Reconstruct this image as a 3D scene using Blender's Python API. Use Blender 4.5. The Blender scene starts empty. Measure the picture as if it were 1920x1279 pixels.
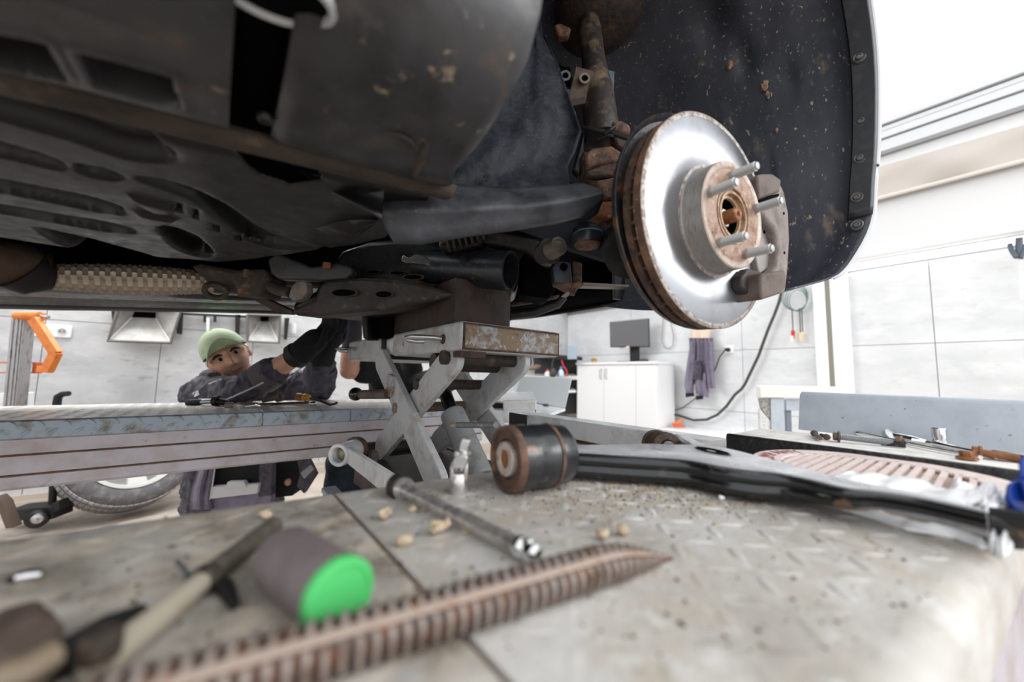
import bpy, bmesh, math, random
from mathutils import Vector, Matrix, Quaternion, noise
V = Vector
random.seed(7)
scene = bpy.context.scene
COL = scene.collection
PI = math.pi
rad = math.radians

# ------------------------------------------------------------------ camera
FP = 700.0                                   # focal length in pixels of the 1920 wide frame
HEAD, PITCH, ROLL, CAMZ = rad(52), math.atan(65/700), rad(1.3), 0.9
_F = V((math.cos(HEAD)*math.cos(PITCH), math.sin(HEAD)*math.cos(PITCH), math.sin(PITCH)))
_R = V((math.sin(HEAD), -math.cos(HEAD), 0))
_U = _R.cross(_F)
CR = _R*math.cos(ROLL) + _U*math.sin(ROLL)
CU = _U*math.cos(ROLL) - _R*math.sin(ROLL)
CF = _F
CPOS = V((0, 0, CAMZ))
cd = bpy.data.cameras.new('camera')
cam = bpy.data.objects.new('camera', cd); COL.objects.link(cam)
cam.matrix_world = Matrix(((CR.x, CU.x, -CF.x, 0), (CR.y, CU.y, -CF.y, 0), (CR.z, CU.z, -CF.z, CAMZ), (0, 0, 0, 1)))
cd.sensor_width = 36; cd.lens = FP*36/1920
cd.clip_start = 0.01; cd.clip_end = 200
cd.dof.use_dof = True; cd.dof.focus_distance = 0.80; cd.dof.aperture_fstop = 2.3
scene.camera = cam

# ------------------------------------------------------------------ sky, lamps, exposure
w = bpy.data.worlds.new('world'); scene.world = w; w.use_nodes = True
bg = w.node_tree.nodes['Background']
bg.inputs[0].default_value = (0.97, 0.985, 1.0, 1); bg.inputs[1].default_value = 1.25
def area(name, loc, target, sx, sy, power, col=(1, 1, 1)):
    l = bpy.data.lights.new(name, 'AREA'); l.shape = 'RECTANGLE'; l.size = sx; l.size_y = sy
    l.energy = power; l.color = col
    o = bpy.data.objects.new(name, l); COL.objects.link(o); o.location = loc
    o.rotation_euler = (V(target)-V(loc)).to_track_quat('-Z', 'Y').to_euler()
    return o
area('gate_daylight', (2.2, -3.2, 2.6), (0.7, 0.3, 0.9), 2.6, 1.6, 60)
area('bay_fill', (-0.2, 3.3, 2.7), (0.1, 1.6, 0.8), 3.2, 0.7, 75)  # unseen fill light added over the left bay to brighten the far runway
scene.view_settings.view_transform = 'Standard'
scene.view_settings.look = 'None'
scene.view_settings.exposure = 0.42
scene.view_settings.gamma = 1
scene.view_settings.use_curve_mapping = False
try: scene.cycles.max_bounces = 8
except Exception: pass

# ------------------------------------------------------------------ measuring helpers: pixel of the photograph -> point on a real plane
def ray(x, y): return CF + CR*((x-960)/FP) - CU*((y-639.5)/FP)
def at(x, y, z=None, v=None, u=None, d=None):
    q = ray(x, y)
    t = d if d is not None else (z-CAMZ)/q.z if z is not None else v/q.y if v is not None else u/q.x
    return CPOS + q*t

# ------------------------------------------------------------------ mesh builder
class M:
    def __init__(s): s.v = []; s.f = []
    def add(s, vs, fs):
        o = len(s.v); s.v += [V(p) for p in vs]; s.f += [tuple(i+o for i in f) for f in fs]; return s
    def box(s, c, size, rot=None):
        c = V(c); hx, hy, hz = size[0]/2, size[1]/2, size[2]/2
        vs = [V((x, y, z)) for x in (-hx, hx) for y in (-hy, hy) for z in (-hz, hz)]
        if rot is not None: vs = [rot @ p for p in vs]
        return s.add([p+c for p in vs], [(0,1,3,2),(4,6,7,5),(0,4,5,1),(2,3,7,6),(0,2,6,4),(1,5,7,3)])
    def box2(s, a, b): return s.box([(a[i]+b[i])/2 for i in range(3)], [abs(b[i]-a[i]) for i in range(3)])
    def hexa(s, bottom4, top4): return s.add(list(bottom4)+list(top4), [(3,2,1,0),(4,5,6,7),(0,1,5,4),(1,2,6,5),(2,3,7,6),(3,0,4,7)])
    def prism(s, poly, ext):
        n = len(poly); poly = [V(p) for p in poly]; ext = V(ext)
        return s.add(poly+[p+ext for p in poly], [tuple(range(n-1, -1, -1)), tuple(range(n, 2*n))]+[(i, (i+1) % n, n+(i+1) % n, n+i) for i in range(n)])
    def frame(s, ax):
        ax = V(ax).normalized(); t = V((0, 0, 1)) if abs(ax.z) < .9 else V((1, 0, 0))
        a = ax.cross(t).normalized(); return ax, a, ax.cross(a)
    def lathe(s, p0, ax, prof, n=24, phase=0, closed=False, caps=True):
        # prof: list of (distance along the axis, radius)
        p0 = V(p0); ax, a, b = s.frame(ax); vs = []; fs = []
        for (h, r) in prof:
            for k in range(n):
                t = 2*PI*k/n+phase
                vs.append(p0+ax*h+a*(r*math.cos(t))+b*(r*math.sin(t)))
        m = len(prof)
        for i in range(m if closed else m-1):
            j = (i+1) % m
            for k in range(n):
                fs.append((i*n+k, i*n+(k+1) % n, j*n+(k+1) % n, j*n+k))
        if not closed and caps:
            if prof[0][1] > 1e-6: fs.append(tuple(range(n-1, -1, -1)))
            if prof[-1][1] > 1e-6: fs.append(tuple(range((m-1)*n, m*n)))
        return s.add(vs, fs)
    def cyl(s, p0, p1, r, r2=None, n=20):
        p0 = V(p0); p1 = V(p1); return s.lathe(p0, p1-p0, [(0, r), ((p1-p0).length, r if r2 is None else r2)], n)
    def ring(s, p0, ax, r0, r1, h, n=28): return s.lathe(p0, ax, [(0, r0), (0, r1), (h, r1), (h, r0)], n, closed=True)
    def tube(s, pts, r, n=10, ref=None):
        pts = [V(p) for p in pts]; m = len(pts); rr = r if isinstance(r, (list, tuple)) else [r]*m
        vs = []; fs = []; pa = None
        for i, p in enumerate(pts):
            t = (pts[min(i+1, m-1)]-pts[max(i-1, 0)]).normalized()
            if pa is None: _, a, b = s.frame(t)
            else:
                a = (pa-t*pa.dot(t))
                a = a.normalized() if a.length > 1e-6 else s.frame(t)[1]
                b = t.cross(a)
            pa = a
            for k in range(n):
                q = 2*PI*k/n; vs.append(p+a*(rr[i]*math.cos(q))+b*(rr[i]*math.sin(q)))
        for i in range(m-1):
            for k in range(n): fs.append((i*n+k, i*n+(k+1) % n, (i+1)*n+(k+1) % n, (i+1)*n+k))
        fs += [tuple(range(n-1, -1, -1)), tuple(range((m-1)*n, m*n))]
        return s.add(vs, fs)
    def ball(s, c, rx, ry=None, rz=None, n=16, m=10, rot=None):
        ry = rx if ry is None else ry; rz = rx if rz is None else rz; c = V(c); vs = []; fs = []
        for i in range(m+1):
            th = PI*i/m
            for k in range(n):
                p = V((rx*math.sin(th)*math.cos(2*PI*k/n), ry*math.sin(th)*math.sin(2*PI*k/n), rz*math.cos(th)))
                vs.append((rot @ p if rot is not None else p)+c)
        for i in range(m):
            for k in range(n): fs.append((i*n+k, (i+1)*n+k, (i+1)*n+(k+1) % n, i*n+(k+1) % n))
        return s.add(vs, fs)
    def grid(s, rows, thick=None):
        # rows: list of lists of points; thick: vector or length (solidified by the caller's modifier when None)
        m = len(rows); n = len(rows[0]); vs = [V(p) for r in rows for p in r]; fs = []
        for i in range(m-1):
            for k in range(n-1): fs.append((i*n+k, i*n+k+1, (i+1)*n+k+1, (i+1)*n+k))
        if thick is None: return s.add(vs, fs)
        o = len(vs); tv = V(thick); vs2 = vs+[p+tv for p in vs]
        fs2 = fs+[tuple(reversed([i+o for i in f])) for f in fs]
        def side(a, b): fs2.append((a, a+o, b+o, b))
        for k in range(n-1): side(k+1, k); side((m-1)*n+k, (m-1)*n+k+1)
        for i in range(m-1): side(i*n, (i+1)*n); side((i+1)*n+n-1, i*n+n-1)
        return s.add(vs2, fs2)
    def jitter(s, amt, sc=20, seed=0):
        for i, p in enumerate(s.v): s.v[i] = p+noise.noise_vector(p*sc+V((seed, seed*2, 0)))*amt
        return s
    def build(s, name, mt, parent=None, bevel=0, seg=2, smooth=35, sub=0, solid=0, kind=None, label=None, at_loc=None):
        off = V((0, 0, 0)); q = parent
        while q is not None: off += q.location; q = q.parent
        if parent is None and at_loc is not None: off = V(at_loc)
        me = bpy.data.meshes.new(name)
        me.from_pydata([p-off for p in s.v], [], s.f)
        bm = bmesh.new(); bm.from_mesh(me)
        bmesh.ops.recalc_face_normals(bm, faces=bm.faces); bm.to_mesh(me); bm.free()
        if smooth:
            me.shade_smooth(); me.set_sharp_from_angle(angle=rad(smooth))
        me.materials.append(mt)
        o = bpy.data.objects.new(name, me); COL.objects.link(o)
        if parent is not None: o.parent = parent
        elif at_loc is not None: o.location = off
        if solid:
            md = o.modifiers.new('solid', 'SOLIDIFY'); md.thickness = solid; md.offset = 0
        if bevel:
            md = o.modifiers.new('bevel', 'BEVEL'); md.width = bevel; md.segments = seg; md.limit_method = 'ANGLE'; md.angle_limit = rad(40)
        if sub:
            md = o.modifiers.new('sub', 'SUBSURF'); md.levels = sub; md.render_levels = sub
        if kind: o['kind'] = kind
        if label: o['label'] = label
        return o
def tag(o, label, cat, group=None):
    o['label'] = label; o['category'] = cat
    if group: o['group'] = group
    return o
def thing(name, label, cat, loc, group=None):
    o = bpy.data.objects.new(name, None); COL.objects.link(o); o.location = V(loc); o.empty_display_size = .05
    return tag(o, label, cat, group)
def dup(root, loc, rotz=0, label=None):
    def cp(o, par):
        c = o.copy(); COL.objects.link(c)
        if par is not None: c.parent = par
        for ch in [x for x in bpy.data.objects if x.parent == o]: cp(ch, c)
        return c
    c = cp(root, None); c.location = V(loc); c.rotation_euler = (0, 0, rotz)
    if label: c['label'] = label
    return c
def struct(o): o['kind'] = 'structure'; return o

# ------------------------------------------------------------------ materials
def lin(c):
    f = lambda x: x/12.92 if x <= .04045 else ((x+.055)/1.055)**2.4
    return tuple(f(x/255) for x in c)
MATS = {}
def mat(name, col, rough=.5, metal=0, layers=(), bump=0, bsc=60, spec=.5, coat=0, emit=None, alpha=None, stretch=(1, 1, 1), trans=0, rvar=0, k=2.4):
    """col and layer colours are sRGB 0-255. layers: (colour, noise scale, low, high[, detail])"""
    if name in MATS: return MATS[name]
    m = bpy.data.materials.new(name); m.use_nodes = True; nt = m.node_tree; b = nt.nodes['Principled BSDF']
    N = lambda t: nt.nodes.new(t)
    b.inputs['Roughness'].default_value = rough; b.inputs['Metallic'].default_value = metal
    b.inputs['Specular IOR Level'].default_value = spec; b.inputs['Coat Weight'].default_value = coat
    b.inputs['Coat Roughness'].default_value = .08
    if trans: b.inputs['Transmission Weight'].default_value = trans
    base = lin(col)+(1,)
    b.inputs['Base Color'].default_value = base
    if layers or bump or rvar:
        tc = N('ShaderNodeTexCoord'); mp = N('ShaderNodeMapping'); nt.links.new(tc.outputs['Object'], mp.inputs[0])
        mp.inputs['Scale'].default_value = stretch
        sock = None
        for i, L in enumerate(layers):
            nz = N('ShaderNodeTexNoise'); nz.inputs['Scale'].default_value = L[1]*k; nz.inputs['Detail'].default_value = L[4] if len(L) > 4 else 6
            nz.inputs['Roughness'].default_value = .62
            ad = N('ShaderNodeVectorMath'); ad.operation = 'ADD'; ad.inputs[1].default_value = (i*3.7+len(name)*.31, i*1.3, i*2.1)
            nt.links.new(mp.outputs[0], ad.inputs[0]); nt.links.new(ad.outputs[0], nz.inputs['Vector'])
            rp = N('ShaderNodeValToRGB'); rp.color_ramp.elements[0].position = L[2]; rp.color_ramp.elements[1].position = L[3]
            nt.links.new(nz.outputs[0], rp.inputs[0])
            mx = N('ShaderNodeMix'); mx.data_type = 'RGBA'
            nt.links.new(rp.outputs[0], mx.inputs['Factor'])
            if sock is None: mx.inputs['A'].default_value = base
            else: nt.links.new(sock, mx.inputs['A'])
            mx.inputs['B'].default_value = lin(L[0])+(1,)
            sock = mx.outputs['Result']
        if sock is not None: nt.links.new(sock, b.inputs['Base Color'])
        if bump or rvar:
            nz = N('ShaderNodeTexNoise'); nz.inputs['Scale'].default_value = bsc; nz.inputs['Detail'].default_value = 5
            nt.links.new(mp.outputs[0], nz.inputs['Vector'])
            if bump:
                bp = N('ShaderNodeBump'); bp.inputs['Strength'].default_value = bump; bp.inputs['Distance'].default_value = .01
                nt.links.new(nz.outputs[0], bp.inputs['Height']); nt.links.new(bp.outputs[0], b.inputs['Normal'])
            if rvar:
                mr = N('ShaderNodeMapRange'); mr.inputs['To Min'].default_value = max(.02, rough-rvar); mr.inputs['To Max'].default_value = min(1, rough+rvar)
                mr.inputs['From Min'].default_value = .3; mr.inputs['From Max'].default_value = .7
                nt.links.new(nz.outputs[0], mr.inputs[0]); nt.links.new(mr.outputs[0], b.inputs['Roughness'])
    if emit:
        b.inputs['Emission Color'].default_value = lin(emit[0])+(1,); b.inputs['Emission Strength'].default_value = emit[1]
    if alpha is not None: b.inputs['Alpha'].default_value = alpha
    MATS[name] = m; return m
RUST = (122, 74, 44); DUST = (150, 132, 112)
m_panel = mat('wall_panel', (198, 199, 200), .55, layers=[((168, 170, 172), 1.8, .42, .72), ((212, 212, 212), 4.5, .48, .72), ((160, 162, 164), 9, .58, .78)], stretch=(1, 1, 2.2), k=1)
m_panel_lit = mat('wall_panel_right', (220, 221, 222), .55, layers=[((202, 204, 206), 1.8, .42, .72), ((228, 228, 228), 4.5, .48, .72), ((192, 194, 196), 9, .60, .80)], stretch=(1, 1, 2.2), k=1)  # same panels as the left wall, strip lamp's light put into a lighter tone
m_joint = mat('panel_joint', (140, 140, 140), .8)
m_white = mat('white_paint', (238, 238, 238), .5)
m_floor = mat('concrete_floor', (176, 164, 152), .6, layers=[((140, 128, 118), 2.5, .4, .7), ((196, 186, 176), 9, .5, .75)], k=1)
m_deck = mat('deck_steel', (206, 204, 200), .5, layers=[((176, 170, 162), 4, .42, .62), ((190, 181, 168), 7, .48, .66), ((140, 124, 106), 11, .63, .76), ((216, 215, 212), 22, .56, .72)], bump=.10, bsc=120, rvar=.12)
m_deckd = mat('deck_steel_dirty', (198, 192, 184), .5, layers=[((142, 134, 122), 7, .44, .62), ((214, 200, 182), 8, .48, .64), ((110, 100, 90), 9, .60, .72), ((170, 172, 174), 26, .58, .74)], bump=.12, bsc=90, rvar=.12)
m_decke = mat('deck_far', (240, 237, 230), .3, spec=.7, layers=[((196, 186, 170), 7, .5, .75)])
m_lip = mat('deck_lip_blue', (168, 182, 194), .4, layers=[((128, 118, 106), 12, .48, .66), ((126, 92, 60), 20, .62, .74)], bump=.06)
m_beam = mat('beam_mauve', (194, 188, 196), .45, layers=[((174, 162, 158), 6, .45, .7), ((128, 98, 72), 16, .64, .78), ((190, 184, 190), 30, .58, .72)], bump=.12, bsc=70)
m_rustline = mat('rust_seam', (112, 76, 50), .8, layers=[((80, 58, 44), 20, .4, .6)])
m_grey = mat('jack_grey', (198, 200, 202), .4, layers=[((158, 146, 134), 7, .48, .70), ((120, 96, 74), 14, .61, .76), ((190, 194, 198), 14, .5, .7)], bump=.05, rvar=.08)
m_greyrust = mat('jack_end_worn', (176, 182, 188), .5, layers=[((136, 114, 90), 7, .42, .52, 9), ((112, 86, 62), 40, .5, .7), ((184, 188, 192), 24, .58, .66)], bump=.1, bsc=150)
m_blugrey = mat('barrier_bluegrey', (190, 198, 208), .45, layers=[((176, 184, 194), 10, .45, .7), ((112, 112, 114), 40, .665, .71)])
m_wgrey = mat('rail_white', (230, 233, 236), .22, spec=.8, layers=[((180, 184, 190), 6, .5, .7)])
m_dark = mat('dark_steel', (46, 42, 40), .55, layers=[((70, 56, 46), 12, .5, .7)], bump=.1)
m_black = mat('black_plastic', (17, 17, 19), .42, layers=[((34, 32, 31), 8, .45, .7), ((58, 51, 45), 18, .60, .8)], bump=.06, bsc=50)
m_tray = mat('undertray_plastic', (22, 22, 24), .36, layers=[((30, 29, 29), 7, .4, .7), ((60, 52, 46), 26, .64, .82)], bump=.07, bsc=60, rvar=.1)
m_sill = mat('sill_plastic', (60, 60, 63), .36, layers=[((40, 40, 42), 5, .45, .65), ((92, 80, 70), 7, .58, .76), ((150, 130, 113), 15, .625, .70, 4)], bump=.08, bsc=40, rvar=.1)
m_liner = mat('liner_plastic', (76, 79, 89), .42, layers=[((54, 57, 66), 6, .4, .7), ((128, 116, 104), 12, .63, .72, 9), ((104, 102, 102), 60, .60, .70), ((176, 158, 138), 95, .665, .70, 2), ((160, 140, 120), 22, .675, .71, 6)], bump=.06, bsc=70, stretch=(1, 1, .45), rvar=.08, k=1.5)
m_felt = mat('liner_felt', (40, 44, 53), .6, spec=.25, layers=[((20, 22, 28), 9, .4, .65), ((60, 64, 74), 14, .55, .78), ((120, 112, 104), 90, .66, .72)], bump=.25, bsc=90)
m_brown = mat('dusty_flange', (66, 56, 48), .7, layers=[((46, 38, 32), 12, .45, .65), ((104, 86, 70), 20, .55, .72)], bump=.1)
m_rust = mat('rust', (96, 70, 56), .75, layers=[((128, 96, 74), 14, .46, .64), ((58, 46, 42), 20, .5, .66), ((150, 128, 106), 40, .62, .72)], bump=.3, bsc=130)
m_rustd = mat('rust_dark', (72, 54, 46), .75, layers=[((108, 76, 54), 18, .5, .68), ((42, 38, 38), 24, .5, .66), ((132, 106, 84), 50, .63, .72)], bump=.3, bsc=130)
m_rusto = mat('rust_orange', (146, 94, 56), .7, layers=[((120, 70, 40), 30, .45, .65), ((196, 150, 104), 50, .58, .72)], bump=.3, bsc=160)
m_strut = mat('strut_paint', (52, 48, 46), .45, layers=[((120, 104, 86), 9, .5, .62), ((84, 66, 52), 26, .52, .68)], bump=.12)
m_disc = mat('brake_face', (176, 178, 183), .30, .95, layers=[((160, 162, 168), 12, .45, .7)])
m_dring = mat('disc_corroded', (176, 172, 168), .5, .5, layers=[((122, 108, 98), 60, .42, .62)], bump=.2, bsc=200)
m_hub = mat('hub_rust', (158, 132, 116), .55, .25, layers=[((124, 88, 70), 26, .45, .62), ((190, 172, 152), 40, .55, .7)], bump=.12, bsc=120)
m_hat = mat('hat_grey', (142, 138, 134), .42, .5, layers=[((116, 106, 98), 30, .5, .7)], stretch=(1, 6, 1))
m_steel = mat('bright_steel', (196, 196, 196), .3, .9, layers=[((160, 158, 156), 20, .45, .7)])
m_chrome = mat('chrome', (225, 225, 226), .12, 1.0)
m_satin = mat('satin_chrome', (204, 199, 195), .3, .65, layers=[((120, 116, 112), 40, .45, .7)], stretch=(1, 1, 1))
m_zinc = mat('zinc_thread', (150, 152, 155), .45, .6)
m_cast = mat('cast_grey', (126, 118, 112), .55, .15, layers=[((96, 84, 76), 14, .45, .65), ((150, 142, 134), 20, .55, .7)], bump=.15)
m_castb = mat('cast_brown', (98, 84, 76), .6, layers=[((70, 56, 48), 14, .45, .65)], bump=.12)
m_rubber = mat('rubber_black', (24, 24, 25), .5, layers=[((46, 43, 41), 14, .5, .7)], bump=.08)
m_arm = mat('arm_black_paint', (26, 27, 29), .20, layers=[((70, 66, 62), 16, .58, .7), ((100, 74, 58), 13, .64, .70, 4)], spec=.5, coat=.2)
m_bush = mat('bushing_black', (34, 36, 39), .3, layers=[((84, 82, 80), 22, .56, .7), ((122, 80, 52), 16, .64, .7)], spec=.6, coat=.2)
m_wood = mat('dark_block', (66, 52, 46), .65, layers=[((46, 36, 32), 10, .45, .65), ((88, 74, 66), 24, .6, .74)], bump=.12, stretch=(1, 1, .4))
m_car = mat('car_paint_silver', (225, 228, 232), .25, .15, coat=.4)
m_skin = mat('skin', (206, 158, 132), .5, layers=[((190, 132, 108), 22, .5, .75)])
m_cap = mat('cap_green', (184, 200, 168), .85, layers=[((166, 184, 150), 12, .5, .7)], bump=.05, bsc=300)
m_jacket = mat('jacket_cloth', (84, 80, 90), .85, layers=[((56, 53, 62), 12, .42, .62), ((94, 88, 98), 30, .58, .75)], bump=.15, bsc=30)
m_jackl = mat('jacket_mauve', (128, 120, 138), .85, layers=[((108, 100, 116), 12, .45, .7)], bump=.15, bsc=30)
m_blackcloth = mat('black_cloth', (20, 20, 23), .9, layers=[((30, 30, 34), 20, .5, .7)], bump=.15, bsc=60)
m_jeans = mat('dark_jeans', (34, 48, 60), .9, layers=[((24, 34, 44), 16, .45, .7)], bump=.12, bsc=60)
m_reflect = mat('reflective_tape', (205, 206, 208), .5)
m_hair = mat('dark_hair', (34, 26, 22), .7)
m_lips = mat('lips', (138, 72, 64), .5)
m_eyew = mat('eye_white', (186, 176, 168), .3)
m_orange = mat('orange_paint', (226, 126, 40), .45, layers=[((196, 100, 34), 9, .5, .7)])
m_alu = mat('aluminium_post', (172, 172, 174), .42, .5, layers=[((120, 112, 106), 10, .52, .7)], stretch=(4, 4, .6))
m_alush = mat('reflector_alu', (178, 177, 175), .5, .45, layers=[((150, 146, 140), 6, .4, .7)])
m_blackm = mat('black_matte', (22, 22, 24), .6)
m_screen = mat('monitor_grey', (96, 96, 98), .5)
m_cabinet = mat('cabinet_white', (236, 236, 236), .45)
m_cable = mat('cable_dark', (62, 62, 58), .6)
m_green = mat('cap_plastic_green', (84, 200, 112), .45)
m_gcyl = mat('grey_sleeve', (124, 114, 114), .6, layers=[((108, 98, 98), 16, .45, .7)])
m_olive = mat('olive_thread', (82, 76, 64), .5, .3, layers=[((58, 52, 44), 30, .45, .65)])
m_cream = mat('cream_shaft', (196, 186, 168), .45, .2, layers=[((168, 150, 124), 14, .5, .7)])
m_rebar = mat('rebar_brown', (152, 140, 133), .5, .35, layers=[((112, 92, 80), 40, .48, .64), ((150, 138, 128), 22, .55, .7)], bump=.12, bsc=160)
m_rebard = mat('rebar_core', (74, 60, 53), .6, .3, layers=[((110, 66, 42), 40, .5, .65)], bump=.15, bsc=160)
m_clod = mat('dry_clay', (206, 186, 160), .9, layers=[((182, 160, 132), 60, .45, .65)], bump=.3, bsc=200)
m_mud = mat('dried_mud', (168, 142, 118), .9, layers=[((136, 112, 90), 90, .45, .65)], bump=.4, bsc=300)
m_grit = mat('grit', (132, 116, 98), .9, layers=[((84, 74, 64), 60, .45, .6)])
m_pink = mat('turntable_pinkwhite', (228, 212, 208), .55, layers=[((206, 182, 174), 26, .5, .7)])
m_pinkbed = mat('turntable_bed', (186, 172, 156), .65, layers=[((160, 140, 122), 30, .45, .65)])
m_redtext = mat('red_print', (150, 70, 66), .6)
m_film = mat('plastic_film', (250, 251, 252), .3, spec=.7, coat=.3)
m_blue = mat('blue_plastic', (14, 58, 150), .3, spec=.5)
m_tyre = mat('dusty_tyre', (146, 142, 142), .8, layers=[((176, 172, 170), 12, .45, .65)], bump=.1)
m_tyreside = mat('tyre_sidewall', (92, 90, 92), .7, layers=[((134, 130, 130), 9, .5, .7)])
m_rim = mat('alloy_rim', (226, 226, 222), .35, .4)
m_blkedge = mat('black_tar_edge', (22, 21, 21), .5, layers=[((92, 88, 84), 40, .62, .72)], bump=.3, bsc=120)
m_curtain = mat('beige_tarp', (188, 180, 173), .7)
m_alurail = mat('track_alu', (206, 207, 209), .45)
m_led = mat('led_diffuser', (255, 255, 255), .5, emit=((255, 255, 255), 2.6))
m_flex = mat('braided_flex', (178, 164, 144), .45, .5)
m_exh = mat('exhaust_rust', (88, 70, 56), .65, .3, layers=[((60, 46, 38), 10, .45, .65)], bump=.1)
m_yellow = mat('amber_plastic', (206, 146, 44), .3)
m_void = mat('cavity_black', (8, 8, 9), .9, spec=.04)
m_redp = mat('red_plastic', (206, 44, 48), .4)
m_bluep = mat('pale_blue_plastic', (84, 140, 206), .4)
m_softw = mat('soft_white_plastic', (232, 232, 232), .4)
m_slate = mat('bench_slate', (52, 53, 57), .55)

# ================================================================== SETTING
V0, U0 = 3.8, 4.0
DK = 0.78                                            # deck height of the two runways
struct(M().box2((-5, -4, -.1), (U0+.2, V0+.2, 0)).build('floor', m_floor, smooth=0))
wl = struct(M().box2((-5, V0+.012, 0), (U0+.15, V0+.15, 2.95)).build('wall_left', m_joint, smooth=0))
wr = struct(M().box2((U0+.012, -4, 0), (U0+.15, V0+.012, 2.95)).build('wall_right', m_joint, smooth=0))
ua = at(78, 660, v=V0).x; ub = at(296, 700, v=V0).x; stp = ub-ua
pm = None
def panel(u0, u1, z0, z1, left, par):
    g = .002
    if left: m_ = M().box2((u0+g, V0, z0+g), (u1-g, V0+.014, z1-g))
    else: m_ = M().box2((U0, u0+g, z0+g), (U0+.014, u1-g, z1-g))
    return m_.build('wall_panel', m_panel if left else m_panel_lit, par, smooth=0)
k0 = -7
for k in range(k0, 9):
    a = ua+k*stp; b = min(a+stp, U0)
    if a >= U0-.05: break
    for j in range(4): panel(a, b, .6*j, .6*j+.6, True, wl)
va = at(1392, 660, u=U0).y; vb = at(1753, 640, u=U0).y; stv = va-vb
for k in range(-3, 5):
    a = vb+(k-1)*stv; b = min(a+stv, V0)
    if a >= V0-.05: break
    for j in range(3): panel(a, b, .6*j, .6*j+.6, False, wr)
struct(M().box2((-5, V0-.025, 0), (U0, V0-.001, .045)).box2((-5, V0-.016, .045), (U0, V0-.001, .085)).build('baseboard_left', mat('baseboard', (196, 184, 170), .6), smooth=0))
# pillar on the right wall with a seam down its middle
p0, p1, p2, p3 = [at(x, 640, u=U0-.05).y for x in (1528, 1551, 1561, 1595)]
struct(M().box2((U0-.05, p0, 0), (U0, p1, 1.86)).box2((U0-.05, p2, 0), (U0, p3, 1.86)).box2((U0-.03, p1, 0), (U0, p2, 1.86)).build('trim_1', m_white, bevel=.004))
M().box2((U0-.033, p1+.012, 0), (U0-.029, p2-.012, 1.86)).build('rubber_seal', mat('seal_grey', (150, 146, 132), .8), bpy.data.objects['trim_1'], smooth=0)
# header of the gate opening: soffit, lamp, tarp, door track
zs0, zs1 = at(1800, 452, u=U0-.16).z, at(1800, 335, u=U0-.12).z
struct(M().box2((U0, -4, 1.9), (U0+.013, V0, 2.95)).build('trim_3', m_white, smooth=0))
struct(M().box2((U0-.16, -4, zs0), (U0+.1, V0, zs0+.02)).box2((U0-.10, -4, zs0+.02), (U0+.1, V0, zs1)).build('trim_2', mat('soffit_white', (214, 214, 214), .6), smooth=0))
led = thing('led_strip', 'long white light strip glowing under the soffit on the right wall', 'lamp', (U0-.05, 0, zs0-.02))
M().box2((U0-.045, -3.2, zs0-.05), (U0-.012, 1.9, zs0-.008)).build('diffuser', m_led, led, smooth=0)
M().box2((U0-.055, -3.22, zs0-.008), (U0-.005, 1.92, zs0)).build('housing', m_white, led, smooth=0)
# tarp bunched along the header, with slanting folds
zc0, zc1 = at(1780, 338, u=U0-.16).z, at(1780, 275, u=U0-.16).z
rows = []
for i in range(9):
    s = i/8; row = []
    for k in range(150):
        v = -3.0+k*.045
        ph = v*9+s*2.2+noise.noise(V((v*1.3, s, 0)))*2.4
        row.append(V((U0-.16-.030*math.sin(ph)*math.sin(PI*min(1, s*1.15))-.02*math.sin(PI*s), v, zc0+(zc1-zc0)*s+.012*math.sin(v*2.3)*s)))
    rows.append(row)
cu = thing('rolled_tarp', 'beige fabric tarp bunched in slanting folds along the gate header', 'tarp', (U0-.16, 0, zc0))
M().grid(rows, (.05, 0, 0)).build('fabric', m_curtain, cu, smooth=60)
M().tube([(U0-.165, -3.0, zc0), (U0-.165, 3.7, zc0)], .014, 10).build('hem', mat('tarp_hem', (214, 206, 198), .7), cu)
zt0, zt1 = at(1790, 239, u=U0-.1).z, at(1790, 176, u=U0-.1).z
tr = thing('door_track', 'grey ribbed aluminium sliding door track above the beige tarp', 'track', (U0-.1, 0, zt0))
hh = (zt1-zt0)
M().box2((U0-.06, -4, zt0), (U0-.02, V0, zt1)).build('backing', mat('track_gap', (120, 122, 126), .6), tr, smooth=0)
for (a, b, dpt) in ((0, .36, .10), (.40, .62, .115), (.66, .80, .10), (.85, 1.0, .12)):
    M().box2((U0-dpt, -4, zt0+hh*a), (U0-.03, V0, zt0+hh*b)).build('rail', m_alurail, tr, bevel=.003)

# ================================================================== THINGS ON AND BY THE RIGHT WALL
c0 = at(1082, 678, u=3.6); c1 = at(1232, 680, u=3.6); cz = (c0.z+c1.z)/2
cb = thing('storage_cabinet', 'white double-door storage cabinet under the monitor against the wall', 'cabinet', (3.8, (c0.y+c1.y)/2, 0))
M().box2((3.62, c1.y, .08), (U0-.06, c0.y, cz-.03)).build('body', m_cabinet, cb, bevel=.003)
M().box2((3.585, c1.y-.01, cz-.03), (U0-.06, c0.y+.01, cz)).build('worktop', m_cabinet, cb, bevel=.003)
M().box2((3.66, c1.y+.02, 0), (3.95, c0.y-.02, .08)).build('plinth', m_joint, cb)
mid = at(1132, 720, u=3.6).y; m2 = at(1192, 720, u=3.6).y
for (a, b, nm) in ((c0.y-.004, mid+.002, 1), (mid-.002, m2+.002, 2), (m2-.002, c1.y+.004, 0)):
    d_ = M().box2((3.6, b, .09), (3.62, a, cz-.036)).build('door', m_cabinet, cb, bevel=.002)
    if nm:
        hy = b+.035 if nm == 1 else a-.035
        M().tube([(3.6, hy, cz-.08), (3.575, hy, cz-.09), (3.572, hy, cz-.14), (3.575, hy, cz-.19), (3.6, hy, cz-.2)], .006, 8).build('handle', m_steel, d_)
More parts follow.
